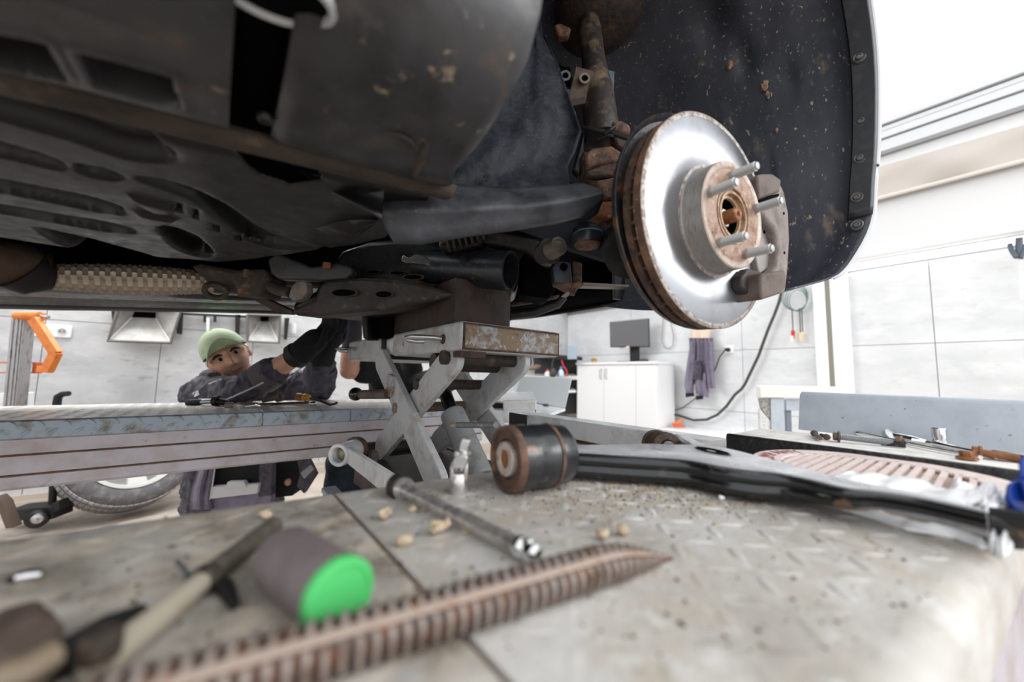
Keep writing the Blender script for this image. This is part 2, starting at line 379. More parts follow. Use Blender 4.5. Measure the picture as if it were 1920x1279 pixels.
mo = thing('computer_monitor', 'grey flat computer monitor on a black stand on top of the white cabinet', 'monitor', (3.78, at(1180, 650, u=3.78).y, cz))
q = [at(1143, 604, d=4.45), at(1217, 597, d=4.25), at(1218, 651, d=4.25), at(1144, 651.5, d=4.45)]
nrm = (q[1]-q[0]).cross(q[3]-q[0]).normalized(); nrm = nrm if nrm.dot(CF) > 0 else -nrm
M().prism(q, nrm*.04).build('casing', m_blackm, mo, bevel=.004)
cc = sum(q, V((0, 0, 0)))/4
M().prism([cc+(p-cc)*.965-nrm*.001+V((0, 0, .006)) for p in q], -nrm*.004).build('screen', m_screen, mo, smooth=0)
b0, b1 = at(1190, 648, d=4.42), at(1190, 676, d=4.42)
M().box2((b0.x-.02, b0.y-.055, cz), (b0.x+.02, b0.y+.055, b0.z+.05)).build('stand', m_blackm, mo, bevel=.004)
M().box2((b0.x-.12, b0.y-.16, cz), (b0.x+.1, b0.y+.16, cz+.014)).build('base', m_blackm, mo, bevel=.004)
M().box2((q[3].x-.012+.09, q[2].y+.2, q[2].z-.006), (q[3].x+.0+.09, q[2].y+.32, q[2].z+.016)).build('sticker', mat('sticker_pink', (236, 200, 190), .6), mo, smooth=0)
b_ = at(1114, 674, u=3.8); tp = thing('tape_roll', 'small yellow and black roll of tape on the cabinet left of the monitor', 'tape', (b_.x, b_.y, cz))
M().ring((b_.x, b_.y, cz), (0, 0, 1), .018, .035, .045).build('roll', m_yellow, tp)
M().ring((b_.x, b_.y, cz+.045), (0, 0, 1), .018, .03, .01).build('rim', m_blackm, tp)
b_ = at(1207, 676, u=3.72); tag(M().ball((b_.x, b_.y, cz+.018), .035, .06, .018).build('computer_mouse', m_cable, at_loc=(b_.x, b_.y, cz)), 'dark computer mouse on the cabinet right of the monitor stand', 'mouse')
# bottle of white and blue on the dark bench, bench itself
bz = at(1010, 706, d=4.9).z
bn = thing('dark_workbench', 'dark cluttered workbench with a light shelf edge left of the white cabinet', 'workbench', at(1000, 760, d=5.0))
def slab(px, d, depth):
    ps = [at(x, y, d=d) for x, y in px]; return M().prism(ps, CF*depth)
slab([(885, 664), (1082, 672), (1082, 710), (885, 706)], 5.05, .05).build('back_panel', m_slate, bn)
slab([(885, 706), (1083, 705), (1083, 712), (885, 713)], 4.75, .3).build('shelf', mat('shelf_light', (214, 212, 206), .5), bn)
slab([(885, 713), (1083, 712), (1083, 776), (885, 776)], 4.95, .05).build('front_panel', m_slate, bn)
slab([(1010, 664), (1092, 670), (1092, 676), (1010, 672)], 4.72, .35).build('top_shelf', m_blackm, bn)
slab([(890, 738), (1080, 732), (1080, 736), (890, 743)], 4.72, .25).build('lower_shelf', m_wgrey, bn)
def bottle(x, y0, y1, d, wpx, m1, m2, nm, lab, cat='bottle'):
    b0 = at(x, y1, d=d); h = (y1-y0)*d/FP; r = wpx*d/FP/2
    t = thing(nm, lab, cat, b0)
    M().lathe(b0, (0, 0, 1), [(0, r*.9), (h*.05, r), (h*.45, r), (h*.68, r*.45), (h*.72, r*.4)], 16).build('body', m1, t)
    M().lathe(b0+V((0, 0, h*.7)), (0, 0, 1), [(0, r*.48), (h*.28, r*.42), (h*.3, r*.2)], 14).build('cap', m2, t)
bottle(1027, 692, 706, 4.72, 12, m_softw, m_redp, 'squeeze_bottle', 'white bottle with red cap on the shelf beside the cabinet')
bottle(1052, 687, 706, 4.72, 11, mat('pale_bottle', (206, 222, 236), .3), m_bluep, 'spray_bottle', 'pale bottle with blue top on the shelf nearest the cabinet')
tag(M().tube([at(1053, 676, d=4.7), at(1056, 686, d=4.7), at(1062, 694, d=4.7), at(1064, 706, d=4.7)], .01, 8).build('air_hose', m_redp), 'short red hose hanging behind the blue topped bottle', 'hose')
tag(M().tube([at(1038, 672, d=4.68), at(1035, 684, d=4.68), at(1036, 694, d=4.68)], .008, 8).ball(at(1037, 699, d=4.68), .045, .045, .06).build('plumb_cable', m_cable), 'dark hanging cable with round weight between the two bottles', 'cable')
tag(M().box(at(1073, 661, d=4.66), (.02, .15, .17)).build('metal_box', mat('box_bluegrey', (164, 180, 192), .4), bevel=.004), 'blue-grey square metal box standing on the dark bench top', 'box')
t = thing('blue_tub', 'small white and blue plastic tub on the bench behind the jack', 'tub', at(916, 738, d=4.6))
M().lathe(at(916, 738, d=4.6), (0, 0, 1), [(0, .035), (.055, .05), (.055, .045), (.006, .03)], 18).build('tub', m_softw, t)
M().ring(at(916, 738, d=4.6)+V((0, 0, .048)), (0, 0, 1), .045, .054, .012).build('rim', m_bluep, t)
t = thing('claw_hook', 'brown rag draped over a hook against the dark bench panel', 'rag', at(1000, 690, d=4.8))
M().tube([at(985, 688, d=4.8), at(995, 690, d=4.79), at(1006, 688, d=4.79), at(1014, 687, d=4.8)], [.02, .03, .035, .02], 10).jitter(.02, 9).build('rag', mat('rag_brown', (128, 108, 90), .9), t)

# overalls hanging on the wall
ovp = at(1312, 690, u=U0-.08)
ov = thing('work_overalls', 'mauve work overalls hanging on the wall right of the cabinet', 'overalls', at(1312, 640, u=U0-.1))
def cloth(px_l, px_r, u, name, mt, folds=5, amp=.02, n=22, seed=0):
    rows = []
    for (yl, xl), (yr, xr) in zip(px_l, px_r):
        row = []
        for k in range(n+1):
            s = k/n; p = at(xl+(xr-xl)*s, yl+(yr-yl)*s, u=u)
            p.x -= amp*(.5+.5*math.sin(s*folds*2*PI+seed+noise.noise(V((yl*.03, s*2, seed)))*2))
            row.append(p)
        rows.append(row)
    return M().grid(rows, (.035, 0, 0)).build(name, mt, ov, smooth=60)
cloth([(634, 1293), (660, 1294), (690, 1292), (715, 1289), (722, 1286)], [(634, 1336), (660, 1337), (690, 1337), (715, 1334), (718, 1331)], U0-.09, 'torso', m_jackl, 6, .03)
cloth([(640, 1296), (690, 1288), (720, 1286), (738, 1287)], [(640, 1304), (690, 1301), (720, 1299), (738, 1299)], U0-.13, 'sleeve', m_jackl, 1, .03, 8)
cloth([(640, 1325), (690, 1326), (715, 1329), (728, 1331)], [(640, 1335), (690, 1338), (715, 1339), (728, 1341)], U0-.12, 'sleeve', m_jackl, 1, .03, 8, 2)
cloth([(700, 1302), (722, 1304), (738, 1305)], [(700, 1326), (722, 1326), (745, 1326)], U0-.12, 'trouser_leg', m_jackl, 2, .03, 10, 4)
cloth([(676, 1302), (690, 1302), (712, 1301)], [(676, 1314), (690, 1316), (712, 1316)], U0-.14, 'pocket', m_jacket, 1, .02, 8, 1)
cloth([(737, 1286), (745, 1286)], [(737, 1300), (743, 1300)], U0-.15, 'cuff', m_blackcloth, 1, .02, 6)
cloth([(742, 1305), (750, 1306)], [(742, 1317), (748, 1317)], U0-.15, 'cuff', m_blackcloth, 1, .02, 6)
cloth([(612, 1296), (622, 1296), (634, 1297)], [(612, 1334), (622, 1330), (634, 1329)], U0-.1, 'collar', mat('collar_cream', (226, 204, 186), .8), 2, .02, 10)
# sockets
def socket(x, y, wall, lab, n=1, wpx=18):
    p = at(x, y, **wall); left = 'v' in wall
    s = .082
    t = thing('wall_socket', lab, 'socket', p)
    dx = V((1, 0, 0)) if left else V((0, 1, 0)); out = V((0, -1, 0)) if left else V((-1, 0, 0))
    wd = s*n
    sz = (wd, .014, s) if left else (.014, wd, s)
    M().box(p+out*.007, sz).build('plate', m_white, t, bevel=.006, seg=3)
    for i in range(n):
        c = p+dx*((i-(n-1)/2)*s)
        r_ = M().ring(c+out*.0145, out, .020, .024, .003, 20).build('rim', m_softw, t)
        M().cyl(c+out*.012, c+out*.0155, .019).build('well', mat('socket_well', (170, 168, 164), .6), t)
        for sg in (-1, 1): M().cyl(c+dx*(sg*.009)+out*.015, c+dx*(sg*.009)+out*.0165, .0035, n=10).build('contact_hole', m_void, t)
    return t, p
socket(100, 621, dict(v=V0), 'white double wall socket left of the hanging metal hopper', 2)
_, sp = socket(1368, 656, dict(u=U0), 'white single wall socket right of the hanging overalls')
pl = thing('power_plug', 'black plug with thin grey lead running from the wall socket behind the overalls', 'plug', sp)
M().cyl(sp+V((-.016, .01, 0)), sp+V((-.06, .01, 0)), .02, .014).build('plug', m_blackm, pl)
M().tube([sp+V((-.06, .01, 0)), at(1350, 668, u=U0-.05), at(1342, 690, u=U0-.03), at(1334, 705, u=U0-.03), at(1320, 738, u=U0-.03), at(1304, 747, u=U0-.03), at(1280, 765, u=U0-.03), at(1256, 772, u=U0-.03)], .006, 8).build('lead', m_cable, pl)
cab = [(1466, 545), (1461, 566), (1452, 590), (1441, 616), (1432, 640), (1422, 668), (1409, 695), (1397, 720), (1390, 730), (1378, 740), (1362, 762), (1345, 778), (1325, 787), (1300, 788), (1276, 780), (1256, 775)]
tag(M().tube([at(x, y, u=U0-.06) for x, y in cab], .013, 10).build('extension_cable', m_cable), 'thick dark cable drooping across the grey wall towards the white cabinet', 'cable')
lp = thing('wire_loop', 'thin wire loop hanging on the wall between monitor and overalls', 'wire', at(1252, 620, u=U0-.03))
M().tube([at(x, y, u=U0-.03) for x, y in [(1244, 590), (1242, 620), (1241, 640), (1246, 652), (1254, 654), (1262, 648), (1263, 630), (1259, 612), (1258, 590)]], .005, 8).build('loop', mat('wire_tan', (140, 134, 126), .6), lp)
cl = thing('cable_coil', 'coil of thin green test leads hanging on the wall beside the pillar', 'cable', at(1493, 550, u=U0-.05))
for k in range(5):
    cx, cy, rx, ry = 1493+k*1.5-3, 556+k*2, 25-k*2.2, 26-k*1.5
    M().tube([at(cx+rx*math.cos(t*2*PI/22), cy+ry*math.sin(t*2*PI/22), u=U0-.03-.008*k) for t in range(23)], .0028, 8).build('loop', mat('lead_green', (104, 128, 126), .6), cl)
for x, y1, mt in ((1486, 628, m_redp), (1500, 632, mat('lead_cream', (226, 206, 160), .5)), (1504, 628, None)):
    M().tube([at(x-1, 578, u=U0-.05), at(x, 600, u=U0-.05), at(x+1, y1-6, u=U0-.05)], .004, 8).build('lead', m_cable, cl)
    if mt: M().cyl(at(x+1, y1-8, u=U0-.05), at(x+1, y1+7, u=U0-.05), .016, .012, 12).build('clip', mt, cl)
M().cyl(at(1484, y1+2, u=U0-.06), at(1484, y1+14, u=U0-.06), .016, .012, 12).build('clip', m_softw, cl)
hk = thing('wall_hook', 'dark metal hook bracket on the right wall at the frame edge', 'hook', at(1912, 480, u=U0-.06))
M().tube([at(1893, 458, u=U0-.06), at(1897, 470, u=U0-.08), at(1906, 483, u=U0-.09), at(1914, 484, u=U0-.09), at(1919, 474, u=U0-.08), at(1921, 460, u=U0-.07)], .012, 10).build('hook', mat('hook_slate', (84, 92, 104), .5), hk)
M().cyl(at(1911, 446, u=U0-.07), at(1911, 484, u=U0-.07), .016).build('stem', mat('hook_slate', (84, 92, 104), .5), hk)
M().cyl(at(1912, 485, u=U0-.06), at(1914, 562, u=U0-.06), .006).build('cord', m_softw, hk)
zl_ = at(1268, 799, d=3.9).z
struct(M().box2((3.45, 1.2, 0), (U0, c1.y-.02, zl_-.02)).build('trim_4', m_white, smooth=0))
ot = thing('orange_clamp', 'small orange clamp lying at the foot of the white cabinet', 'clamp', at(1268, 797, d=3.9))
M().tube([at(1262, 797, d=3.9), at(1270, 794, d=3.9), at(1280, 786, d=3.9)], [.022, .022, .008], 10).build('handle', m_orange, ot)
M().tube([at(1262, 798, d=3.88), at(1272, 797, d=3.88), at(1284, 800, d=3.88)], [.018, .018, .008], 10).build('jaw', mat('clamp_red', (222, 84, 50), .5), ot)

# steel stand behind the barrier
st = thing('steel_stand', 'pale steel trestle stand behind the grey barrier plate below the pillar', 'stand', at(1480, 800, d=2.3))
slab([(1425, 724), (1600, 727), (1600, 748), (1425, 746)], 2.3, .04).build('top_beam', mat('stand_white', (232, 232, 226), .5), st, bevel=.004)
slab([(1445, 746), (1470, 746), (1480, 992), (1452, 992)], 2.32, .05).build('leg', m_blugrey, st, bevel=.003)
slab([(1474, 748), (1600, 750), (1600, 771), (1474, 770)], 2.34, .04).build('brace', m_blugrey, st, bevel=.003)
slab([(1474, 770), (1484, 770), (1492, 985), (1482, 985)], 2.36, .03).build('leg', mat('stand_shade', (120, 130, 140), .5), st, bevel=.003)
slab([(1425, 747), (1444, 747), (1444, 790), (1428, 765)], 2.33, .02).build('gusset', mat('stand_worn', (170, 168, 164), .6, layers=[((96, 92, 88), 30, .5, .62)]), st)
slab([(1425, 767), (1445, 790), (1446, 815), (1426, 815)], 2.33, .02).build('lower_plate', mat('stand_chipped', (222, 222, 220), .6, layers=[((90, 88, 86), 40, .58, .64)]), st)

# ================================================================== LEFT WALL AREA
def hopper(pts_rim, pts_neck, d_, lab, dep=.12):
    """sheet-metal hopper: sloping panels from a wide rim to a narrow neck"""
    rim = [at(x, y, v=V0-dep-.03) for x, y in pts_rim]; nk = [at(x, y, v=V0-.03) for x, y in pts_neck]
    t = thing('metal_hopper', lab, 'hopper', rim[0])
    n = len(rim)
    for i in range(n):
        a, b, c, e = rim[i], rim[(i+1) % n], nk[(i+1) % n], nk[i]
        nn = (b-a).cross(e-a).normalized()*.006
        M().prism([a, b, c, e], nn).build('side_panel', m_alush, t, smooth=0)
    for a, b in zip(rim, nk): M().tube([a, b], .005, 8).build('corner_seam', mat('hopper_seam', (214, 210, 206), .4, .5), t)
    M().tube([rim[0], rim[1], rim[2], rim[3], rim[0]], .012, 8).build('rim', mat('hopper_rim', (110, 106, 102), .5, .5), t)
    M().prism(nk, V((0, .028, 0))).build('neck', m_void, t)
    return t
hopper([(224, 572), (342, 572), (320, 643), (203, 639)], [(256, 577), (292, 577), (292, 597), (247, 595)], 2.35, 'large flared metal hopper hanging below the car on the left wall', .1)
hopper([(464, 590), (526, 592), (523, 643), (464, 640)], [(488, 590), (504, 591), (504, 603), (488, 603)], 2.6, 'smaller flared metal hopper hanging behind the man in the green cap', .1)
rk = thing('wall_rack', 'black steel hanging rack on the left wall carrying both hoppers', 'rack', at(400, 590, d=2.7))
def slabv(px, v, depth): return M().prism([at(x, y, v=v) for x, y in px], V((0, depth, 0)))
slabv([(340, 586), (470, 592), (470, 596), (340, 590)], V0-.05, .02).build('rail', m_blackm, rk)
slabv([(342, 582), (470, 588), (470, 592), (342, 586)], V0-.05, .03).build('rail', m_softw, rk)
for px_ in ([(208, 578), (224, 578), (220, 600), (212, 614)], [(332, 580), (344, 580), (341, 627), (331, 625)], [(441, 590), (451, 590), (449, 630), (441, 628)], [(534, 596), (543, 596), (538, 637), (533, 636)]):
    slabv(px_, V0-.05, .03).build('bracket', m_blackm, rk)
for x in (381, 400):
    slabv([(x, 592), (x+6, 592), (x+6, 604), (x, 604)], V0-.05, .02).build('clip', m_blackm, rk)
slabv([(387, 596), (393, 596), (392, 625), (387, 625)], V0-.05, .01).build('tag_strip', m_softw, rk)
nt_ = slab([(543, 606), (555, 606), (554, 625), (543, 625)], V0/ray(549, 615).y-.03, .01).build('wall_notice', m_white); tag(nt_, 'small white paper notice on the wall right of the smaller hopper', 'notice')
# orange arm on an aluminium post
po = thing('alignment_post', 'aluminium post with an orange folding arm standing at the left edge', 'post', at(28, 985, d=2.05))
ptop = at(45, 590, d=2.0); pbot = at(17, 880, d=2.03)
def beam2(a, b, wx, wy, side):
    ax = (b-a).normalized(); s1 = (V(side)-ax*V(side).dot(ax)).normalized(); s2 = ax.cross(s1)
    c = [s1*(wx/2*i)+s2*(wy/2*j) for i, j in ((-1, -1), (1, -1), (1, 1), (-1, 1))]
    return M().hexa([a+p for p in c], [b+p for p in c])
beam2(pbot, ptop, .072, .05, CR).build('post', m_alu, po, bevel=.004)
for k in (-.018, .006, .024): beam2(pbot+CR*k-CF*.026, ptop+CR*k-CF*.026, .006, .006, CR).build('groove_rib', m_alu, po, smooth=0)
slab([(36, 586), (56, 585), (56, 600), (35, 600)], 1.96, .07).build('cap_block', m_orange, po, bevel=.004)
M().cyl(at(30, 592, d=1.96), at(75, 592, d=1.96), .019).build('hinge_tube', m_orange, po)
M().cyl(at(72, 592, d=1.96), at(91, 595, d=1.96), .009).build('pin', m_steel, po)
beam2(at(64, 598, d=1.94), at(106, 664, d=1.94), .045, .03, CR).build('arm', m_orange, po, bevel=.003)
beam2(at(106, 660, d=1.94), at(88, 696, d=1.94), .045, .03, CR).build('arm', m_orange, po, bevel=.003)
beam2(at(96, 694, d=1.94), at(72, 692, d=1.94), .03, .022, (0, 0, 1)).build('arm', m_orange, po, bevel=.003)
m_or2 = mat('orange_frame', (204, 96, 54), .5)
beam2(at(-10, 680, d=2.08), at(74, 681, d=2.08), .008, .03, (0, 0, 1)).build('frame_bar', m_or2, po)
beam2(at(-10, 699, d=2.08), at(72, 699, d=2.08), .008, .03, (0, 0, 1)).build('frame_bar', m_or2, po)
beam2(at(71, 680, d=2.08), at(69, 700, d=2.08), .02, .03, CR).build('frame_bar', m_or2, po)
slab([(-6, 738), (12, 737), (12, 790), (-6, 790)], 2.15, .04).build('side_box', m_wgrey, po, bevel=.003)
slab([(34, 737), (48, 737), (48, 790), (34, 790)], 2.15, .04).build('side_box', m_wgrey, po, bevel=.003)
# trolley with a caster and a bent handle
td = 2.04
tr_ = thing('wheeled_trolley', 'black low trolley with caster wheel below the runway at lower left', 'trolley', at(70, 985, d=td))
slab([(10, 958), (96, 950), (98, 974), (12, 978)], td, .10).build('chassis', m_blackm, tr_, bevel=.004)
slab([(96, 945), (110, 938), (110, 957), (98, 963)], td, .10).build('end_bracket', m_blackm, tr_, bevel=.003)
M().cyl(at(98, 950, d=td+.06), at(106, 780, d=td+.06), .016).build('upright', m_blackm, tr_)
M().tube([at(106, 790, d=td+.06), at(107, 755, d=td+.06), at(109, 744, d=td+.06), at(117, 739, d=td+.06), at(129, 738, d=td+.06)], [.018, .018, .018, .015, .014], 12).build('handle', m_blackm, tr_)
cw = M().lathe(at(70, 973, d=td-.02), CR*.5-CF, [(-.022, .02), (-.022, .036), (-.012, .046), (.012, .046), (.022, .036), (.022, .02)], 28).build('caster_wheel', m_rubber, tr_)
M().lathe(at(70, 973, d=td-.045), CR*.5-CF, [(-.01, .026), (.004, .024), (.008, .008), (.016, .008)], 20).build('hub', m_steel, cw)
slab([(62, 955), (86, 955), (80, 972), (66, 972)], td+.03, .03).build('fork', m_dark, tr_, bevel=.003)
slab([(-6, 930), (6, 942), (24, 990), (10, 992), (-6, 950)], td-.1, .04).build('foot', mat('foot_rust', (92, 76, 66), .6), tr_, bevel=.003)
# spare wheel leaning by the wall
wd = 2.36; wc = at(246, 868, d=wd+.02)
wax = (V((.30, -.86, .42))).normalized()
wh = thing('spare_wheel', 'dusty car wheel with silver alloy rim standing behind the far runway', 'wheel', (wc.x, wc.y, 0))
RT = .325; wc = V((wc.x, wc.y-.02, RT*math.sqrt(1-wax.z**2)+.095*wax.z+.004))
tyre_prof = [(-.09, RT*.66), (-.10, RT*.76), (-.105, RT*.86), (-.095, RT*.95), (-.08, RT*.985), (-.04, RT), (.04, RT), (.08, RT*.985), (.095, RT*.95), (.105, RT*.86), (.10, RT*.76), (.09, RT*.66)]
ty = M().lathe(wc, wax, tyre_prof, 72, closed=True).build('tyre', m_tyreside, wh)
tread = M()
_, a_, b_ = M().frame(wax)
for k in range(72):
    t = 2*PI*k/72; er = a_*math.cos(t)+b_*math.sin(t); et = (-a_*math.sin(t)+b_*math.cos(t))
    for (h, wd_) in ((-.062, .056), (0, .060), (.062, .056)):
        c = wc+er*(RT*.998 if abs(h) < .01 else RT*.988)+wax*h
        tread.hexa([c+wax*(i*wd_/2)+et*(j*.0126)-er*.004 for i, j in ((-1, -1), (1, -1), (1, 1), (-1, 1))], [c+wax*(i*wd_/2)+et*(j*.0116)+er*.0022 for i, j in ((-1, -1), (1, -1), (1, 1), (-1, 1))])
tread.build('tread_blocks', m_tyre, wh, smooth=0, kind='stuff')
M().lathe(wc, wax, [(-.085, RT*.6), (-.085, RT*.66), (.085, RT*.66), (.098, RT*.69), (.098, RT*.64), (.07, RT*.6), (.03, RT*.58)], 56, closed=True).build('rim', m_rim, wh)
M().lathe(wc, wax, [(-.01, RT*.2), (.07, RT*.17), (.075, RT*.1), (.072, 0)], 24).build('hub_cap', m_rim, wh)
for k in range(5):
    t = 2*PI*k/5+.35; er = a_*math.cos(t)+b_*math.sin(t); et = (-a_*math.sin(t)+b_*math.cos(t))
    c0_, c1_ = wc+er*RT*.12+wax*.06, wc+er*RT*.62+wax*.065
    M().hexa([c0_+et*(.03*i)+wax*(.02*j) for i, j in ((-1, -1), (1, -1), (1, 1), (-1, 1))], [c1_+et*(.045*i)+wax*(.02*j) for i, j in ((-1, -1), (1, -1), (1, 1), (-1, 1))]).build('spoke', m_rim, wh, bevel=.006)

# ================================================================== LIFT RUNWAYS
def lozenges(mm, test, place, s0, s1, t0, t1, sp, L, W, H):
    """checker-plate bars, alternately turned, on the surface place(s, t, h)"""
    i = 0
    s = s0
    while s < s1:
        t = t0; j = 0
        while t < t1:
            if test(s, t):
                an = rad(45) if (i+j) % 2 else rad(-45)
                ca, sa = math.cos(an), math.sin(an)
                q = [(-1, 0, 0), (-.6, .72, 0), (0, 1, 0), (.6, .75, 0), (1, 0, 0), (.6, -.75, 0), (0, -1, 0), (-.6, -.75, 0)]
                lo = [place(s+L*x*ca-W*y*sa, t+L*x*sa+W*y*ca, 0) for x, y, _ in q]
                mi = [place(s+(L*x*ca-W*y*sa)*.80, t+(L*x*sa+W*y*ca)*.80, H*.62) for x, y, _ in q]
                hi = [place(s+(L*x*ca-W*y*sa)*.45, t+(L*x*sa+W*y*ca)*.45, H) for x, y, _ in q]
                mm.add(lo+mi+hi, [(k, (k+1) % 8, 8+(k+1) % 8, 8+k) for k in range(8)]+[(8+k, 8+(k+1) % 8, 16+(k+1) % 8, 16+k) for k in range(8)]+[tuple(range(16, 24))])
            t += sp; j += 1
        s += sp; i += 1
# near runway: u along its length, slightly skewed edges as measured
ve = lambda u: .4215-.085*(u-.05)        # far edge
vn = lambda u: .046-.088*u               # near edge
us = .099                                # seam
nr = thing('lift_runway', 'worn steel lift runway of checker plate in the foreground carrying the removed parts', 'car lift', (0, .2, 0))
def plate(u0, u1, mt, name='deck_plate'):
    g = .0019; e = .012
    prof = [(vn(0), 0)]
    rows = []
    for u in (u0+g, u1-g):
        rows.append([V((u, vn(u)-.004, DK-.05)), V((u, vn(u)-.004, DK-.016)), V((u, vn(u)-.001, DK-.006)), V((u, vn(u)+.008, DK-.0005)), V((u, vn(u)+.014, DK)),
                     V((u, ve(u)-.012, DK)), V((u, ve(u)-.004, DK-.003)), V((u, ve(u), DK-.012)), V((u, ve(u), DK-.05))])
    m_ = M(); n = len(rows[0])
    # subdivide along u
    rr = []
    for i in range(9): rr.append([rows[0][k].lerp(rows[1][k], i/8) for k in range(n)])
    m_.grid(rr)
    for r in (rr[0], rr[-1]): m_.add(r, [tuple(range(n))])
    return m_.build(name, mt, nr, smooth=50)
def mtest(u0, u1): return lambda u, v: u0+.008 < u < u1-.008 and vn(u)+.02 < v < ve(u)-.012
for (a, b, mt, mt2) in ((-.90, us, m_deckd, m_deckd), (us, .69, m_deck, m_deck), (.69, 1.02, m_decke, m_decke)):
    p = plate(a, b, mt)
    if b > 1: continue
    hz = .0004 if a < 0 else .0012
    tm = M(); lozenges(tm, mtest(max(a, -.28), b), lambda s, t, h: V((s, t, DK+h*(.25+.75*max(0, min(1, (s-.20-.3*max(0, t-.15))/.12))))), max(a, -.28), b, -.05, .45, .0275, .0125, .0038, hz)
    tm.build('tread_pattern', mt, p, smooth=60, kind='stuff')
M().box2((us-.0019, vn(us)+.005, DK-.05), (us+.0019, ve(us)-.005, DK-.003)).build('seam_filler', m_rustline, nr, smooth=0)
# side beams
def sidebeam(fn, sg, name):
    m_ = M()
    for z0, z1, o in ((DK-.145, DK-.05, .002), ):
        rows = []
        for i in range(9):
            u = -.90+i*.24; v = fn(u)
            prof = [(.0, DK-.048), (.0, DK-.075), (.006, DK-.078), (.006, DK-.082), (0, DK-.085), (0, DK-.118), (.006, DK-.121), (.006, DK-.124), (0, DK-.127), (0, DK-.145), (.05, DK-.145), (.05, DK-.048)]
            rows.append([V((u, v+sg*(d_+.003), z)) for d_, z in prof])
        m_.grid(rows)
    return m_.build(name, m_beam, nr, smooth=20)
sidebeam(vn, 1, 'side_beam'); sidebeam(ve, -1, 'side_beam')
for x_ in (-.7, .9):
    M().box2((x_-.08, .06, 0), (x_+.08, .36, DK-.06)).build('support_leg', m_dark, nr, bevel=.005)
# grit scattered on the deck
gm = M()
for k in range(1500):
    x = random.gauss(1230, 190) if k % 3 else random.uniform(150, 1850); y = random.gauss(925, 28) if k % 3 else random.uniform(905, 1230)
    if y < 890: continue
    p = at(x, y, z=DK)
    if not (vn(p.x)+.012 < p.y < ve(p.x)-.012 and -.5 < p.x < .68): continue
    r = random.choice((.0004, .0005, .0007, .0011)); gm.ball(p+V((0, 0, r*.5)), r*random.uniform(.8, 1.6), r*random.uniform(.8, 1.6), r*.8, 5, 3)
o = gm.build('grit', m_grit, smooth=0, kind='stuff'); tag(o, 'fine grit and soil scattered over the checker plate', 'grit')
sm_ = M()
for k in range(1500):
    x = random.gauss(1215, 150); y = 893+abs(random.gauss(0, 34))
    p = at(x, y, z=DK)
    if not (vn(p.x)+.012 < p.y < ve(p.x)-.012 and -.5 < p.x < .66): continue
    r = random.choice((.0005, .0007, .0009)); sm_.ball(p+V((0, 0, r*.3)), r*random.uniform(.8, 1.8), r*random.uniform(.8, 1.8), r*.6, 5, 3)
tag(sm_.build('soil', m_clod, smooth=0, kind='stuff'), 'pale sandy soil crumbs lying below the bushing and control arm', 'soil')
# clods of dry clay
clods = [(497, 972, .0040, 'clod beside the dark tip of the threaded rod at left'), (722, 975, .0052, 'clod left of the steel extension bar, near the seam'), (772, 960, .0034, 'pair of clods close to the knob end of the extension bar'),
         (797, 958, .0026, 'smallest clod beside the knob end of the extension bar'), (757, 1023, .0045, 'round clod just right of the deck seam'), (815, 1003, .0062, 'long clod midway along the extension bar'),
         (872, 1003, .0022, 'tiny clod touching the lower side of the extension bar'), (1130, 1013, .0040, 'flat clod between extension bar end and grooved rod tip'), (1168, 1005, .0045, 'flat clod farther from the bar and nearer the rod tip'),
         (1352, 938, .0034, 'white pebble in front of the black control arm'), (1198, 900, .0020, 'small white pebble beside the bushing under the arm')]
for i, (x, y, r, lb) in enumerate(clods):
    p = at(x, y, z=DK)
    m_ = M().ball(p+V((0, 0, r*.5)), r*1.15, r*.85, r*.65, 18, 12)
    if i == 5: m_ = M().ball(p+V((.004, 0, r*.4)), r*1.5, r*.7, r*.6, 18, 12)
    m_.jitter(r*.55, .8/r, i); m_.jitter(r*.25, 2.2/r, i+5)
    zmin = min(q.z for q in m_.v); m_.v = [q-V((0, 0, zmin-DK-.0002)) for q in m_.v]
    o = m_.build('clay_clod' if i < 9 else 'pebble', m_clod if i < 9 else m_white, at_loc=p, smooth=30)
    tag(o, ('dry clay ' if i < 9 else '')+lb, 'dirt' if i < 9 else 'pebble', 'clods of dry clay' if i < 9 else 'pebbles by the control arm')

# raised end block with the black tarred edge and its barrier plate
zb = DK+.029
eb = thing('end_block', 'white raised deck block with black tarred front edge behind the slotted turntable', 'deck block', (.76, .05, DK))
vb0 = at(1375, 812, z=zb).y; ub0, ub1 = .689, .842
M().box2((ub0+.004, -.18, DK+.0005), (ub1, vb0, zb)).build('block', mat('block_white', (240, 238, 234), .5, layers=[((196, 190, 180), 8, .5, .7), ((120, 112, 102), 44, .68, .74)]), eb, bevel=.004)
rows = []
for i in range(40):
    v = -.18+(vb0+.18)*i/39; t = .0025*noise.noise(V((v*60, 0, 0)))
    rows.append([V((ub0+.010+t, v, zb+.0008)), V((ub0+.001, v, zb+.0006)), V((ub0-.002+t, v, zb-.003)), V((ub0-.002, v, DK+.001)), V((ub0+.006, v, DK+.001))])
M().grid(rows).build('tar_edge', m_blkedge, eb, smooth=60)
bp = thing('barrier_plate', 'blue-grey upright run-off plate at the right behind the tools', 'plate', (ub1, .05, zb))
b0, b1 = at(1497, 805, z=zb), at(1921, 851, z=zb)
t0, t1 = at(1503, 731, d=(b0-CPOS).dot(CF)*1.03), None
hgt = V((.016, 0, .072))
dirv = (b1-b0).normalized()
P0, P1 = b0, b0+dirv*.42
thk = V((.006, 0, 0))
rows = []
for i in range(2):
    q = P0 if i == 0 else P1
    rows.append([q, q+hgt*.9, q+hgt*.97+V((.002, 0, .0)), q+hgt+V((.006, 0, .0005)), q+hgt+V((.022, 0, -.001))])
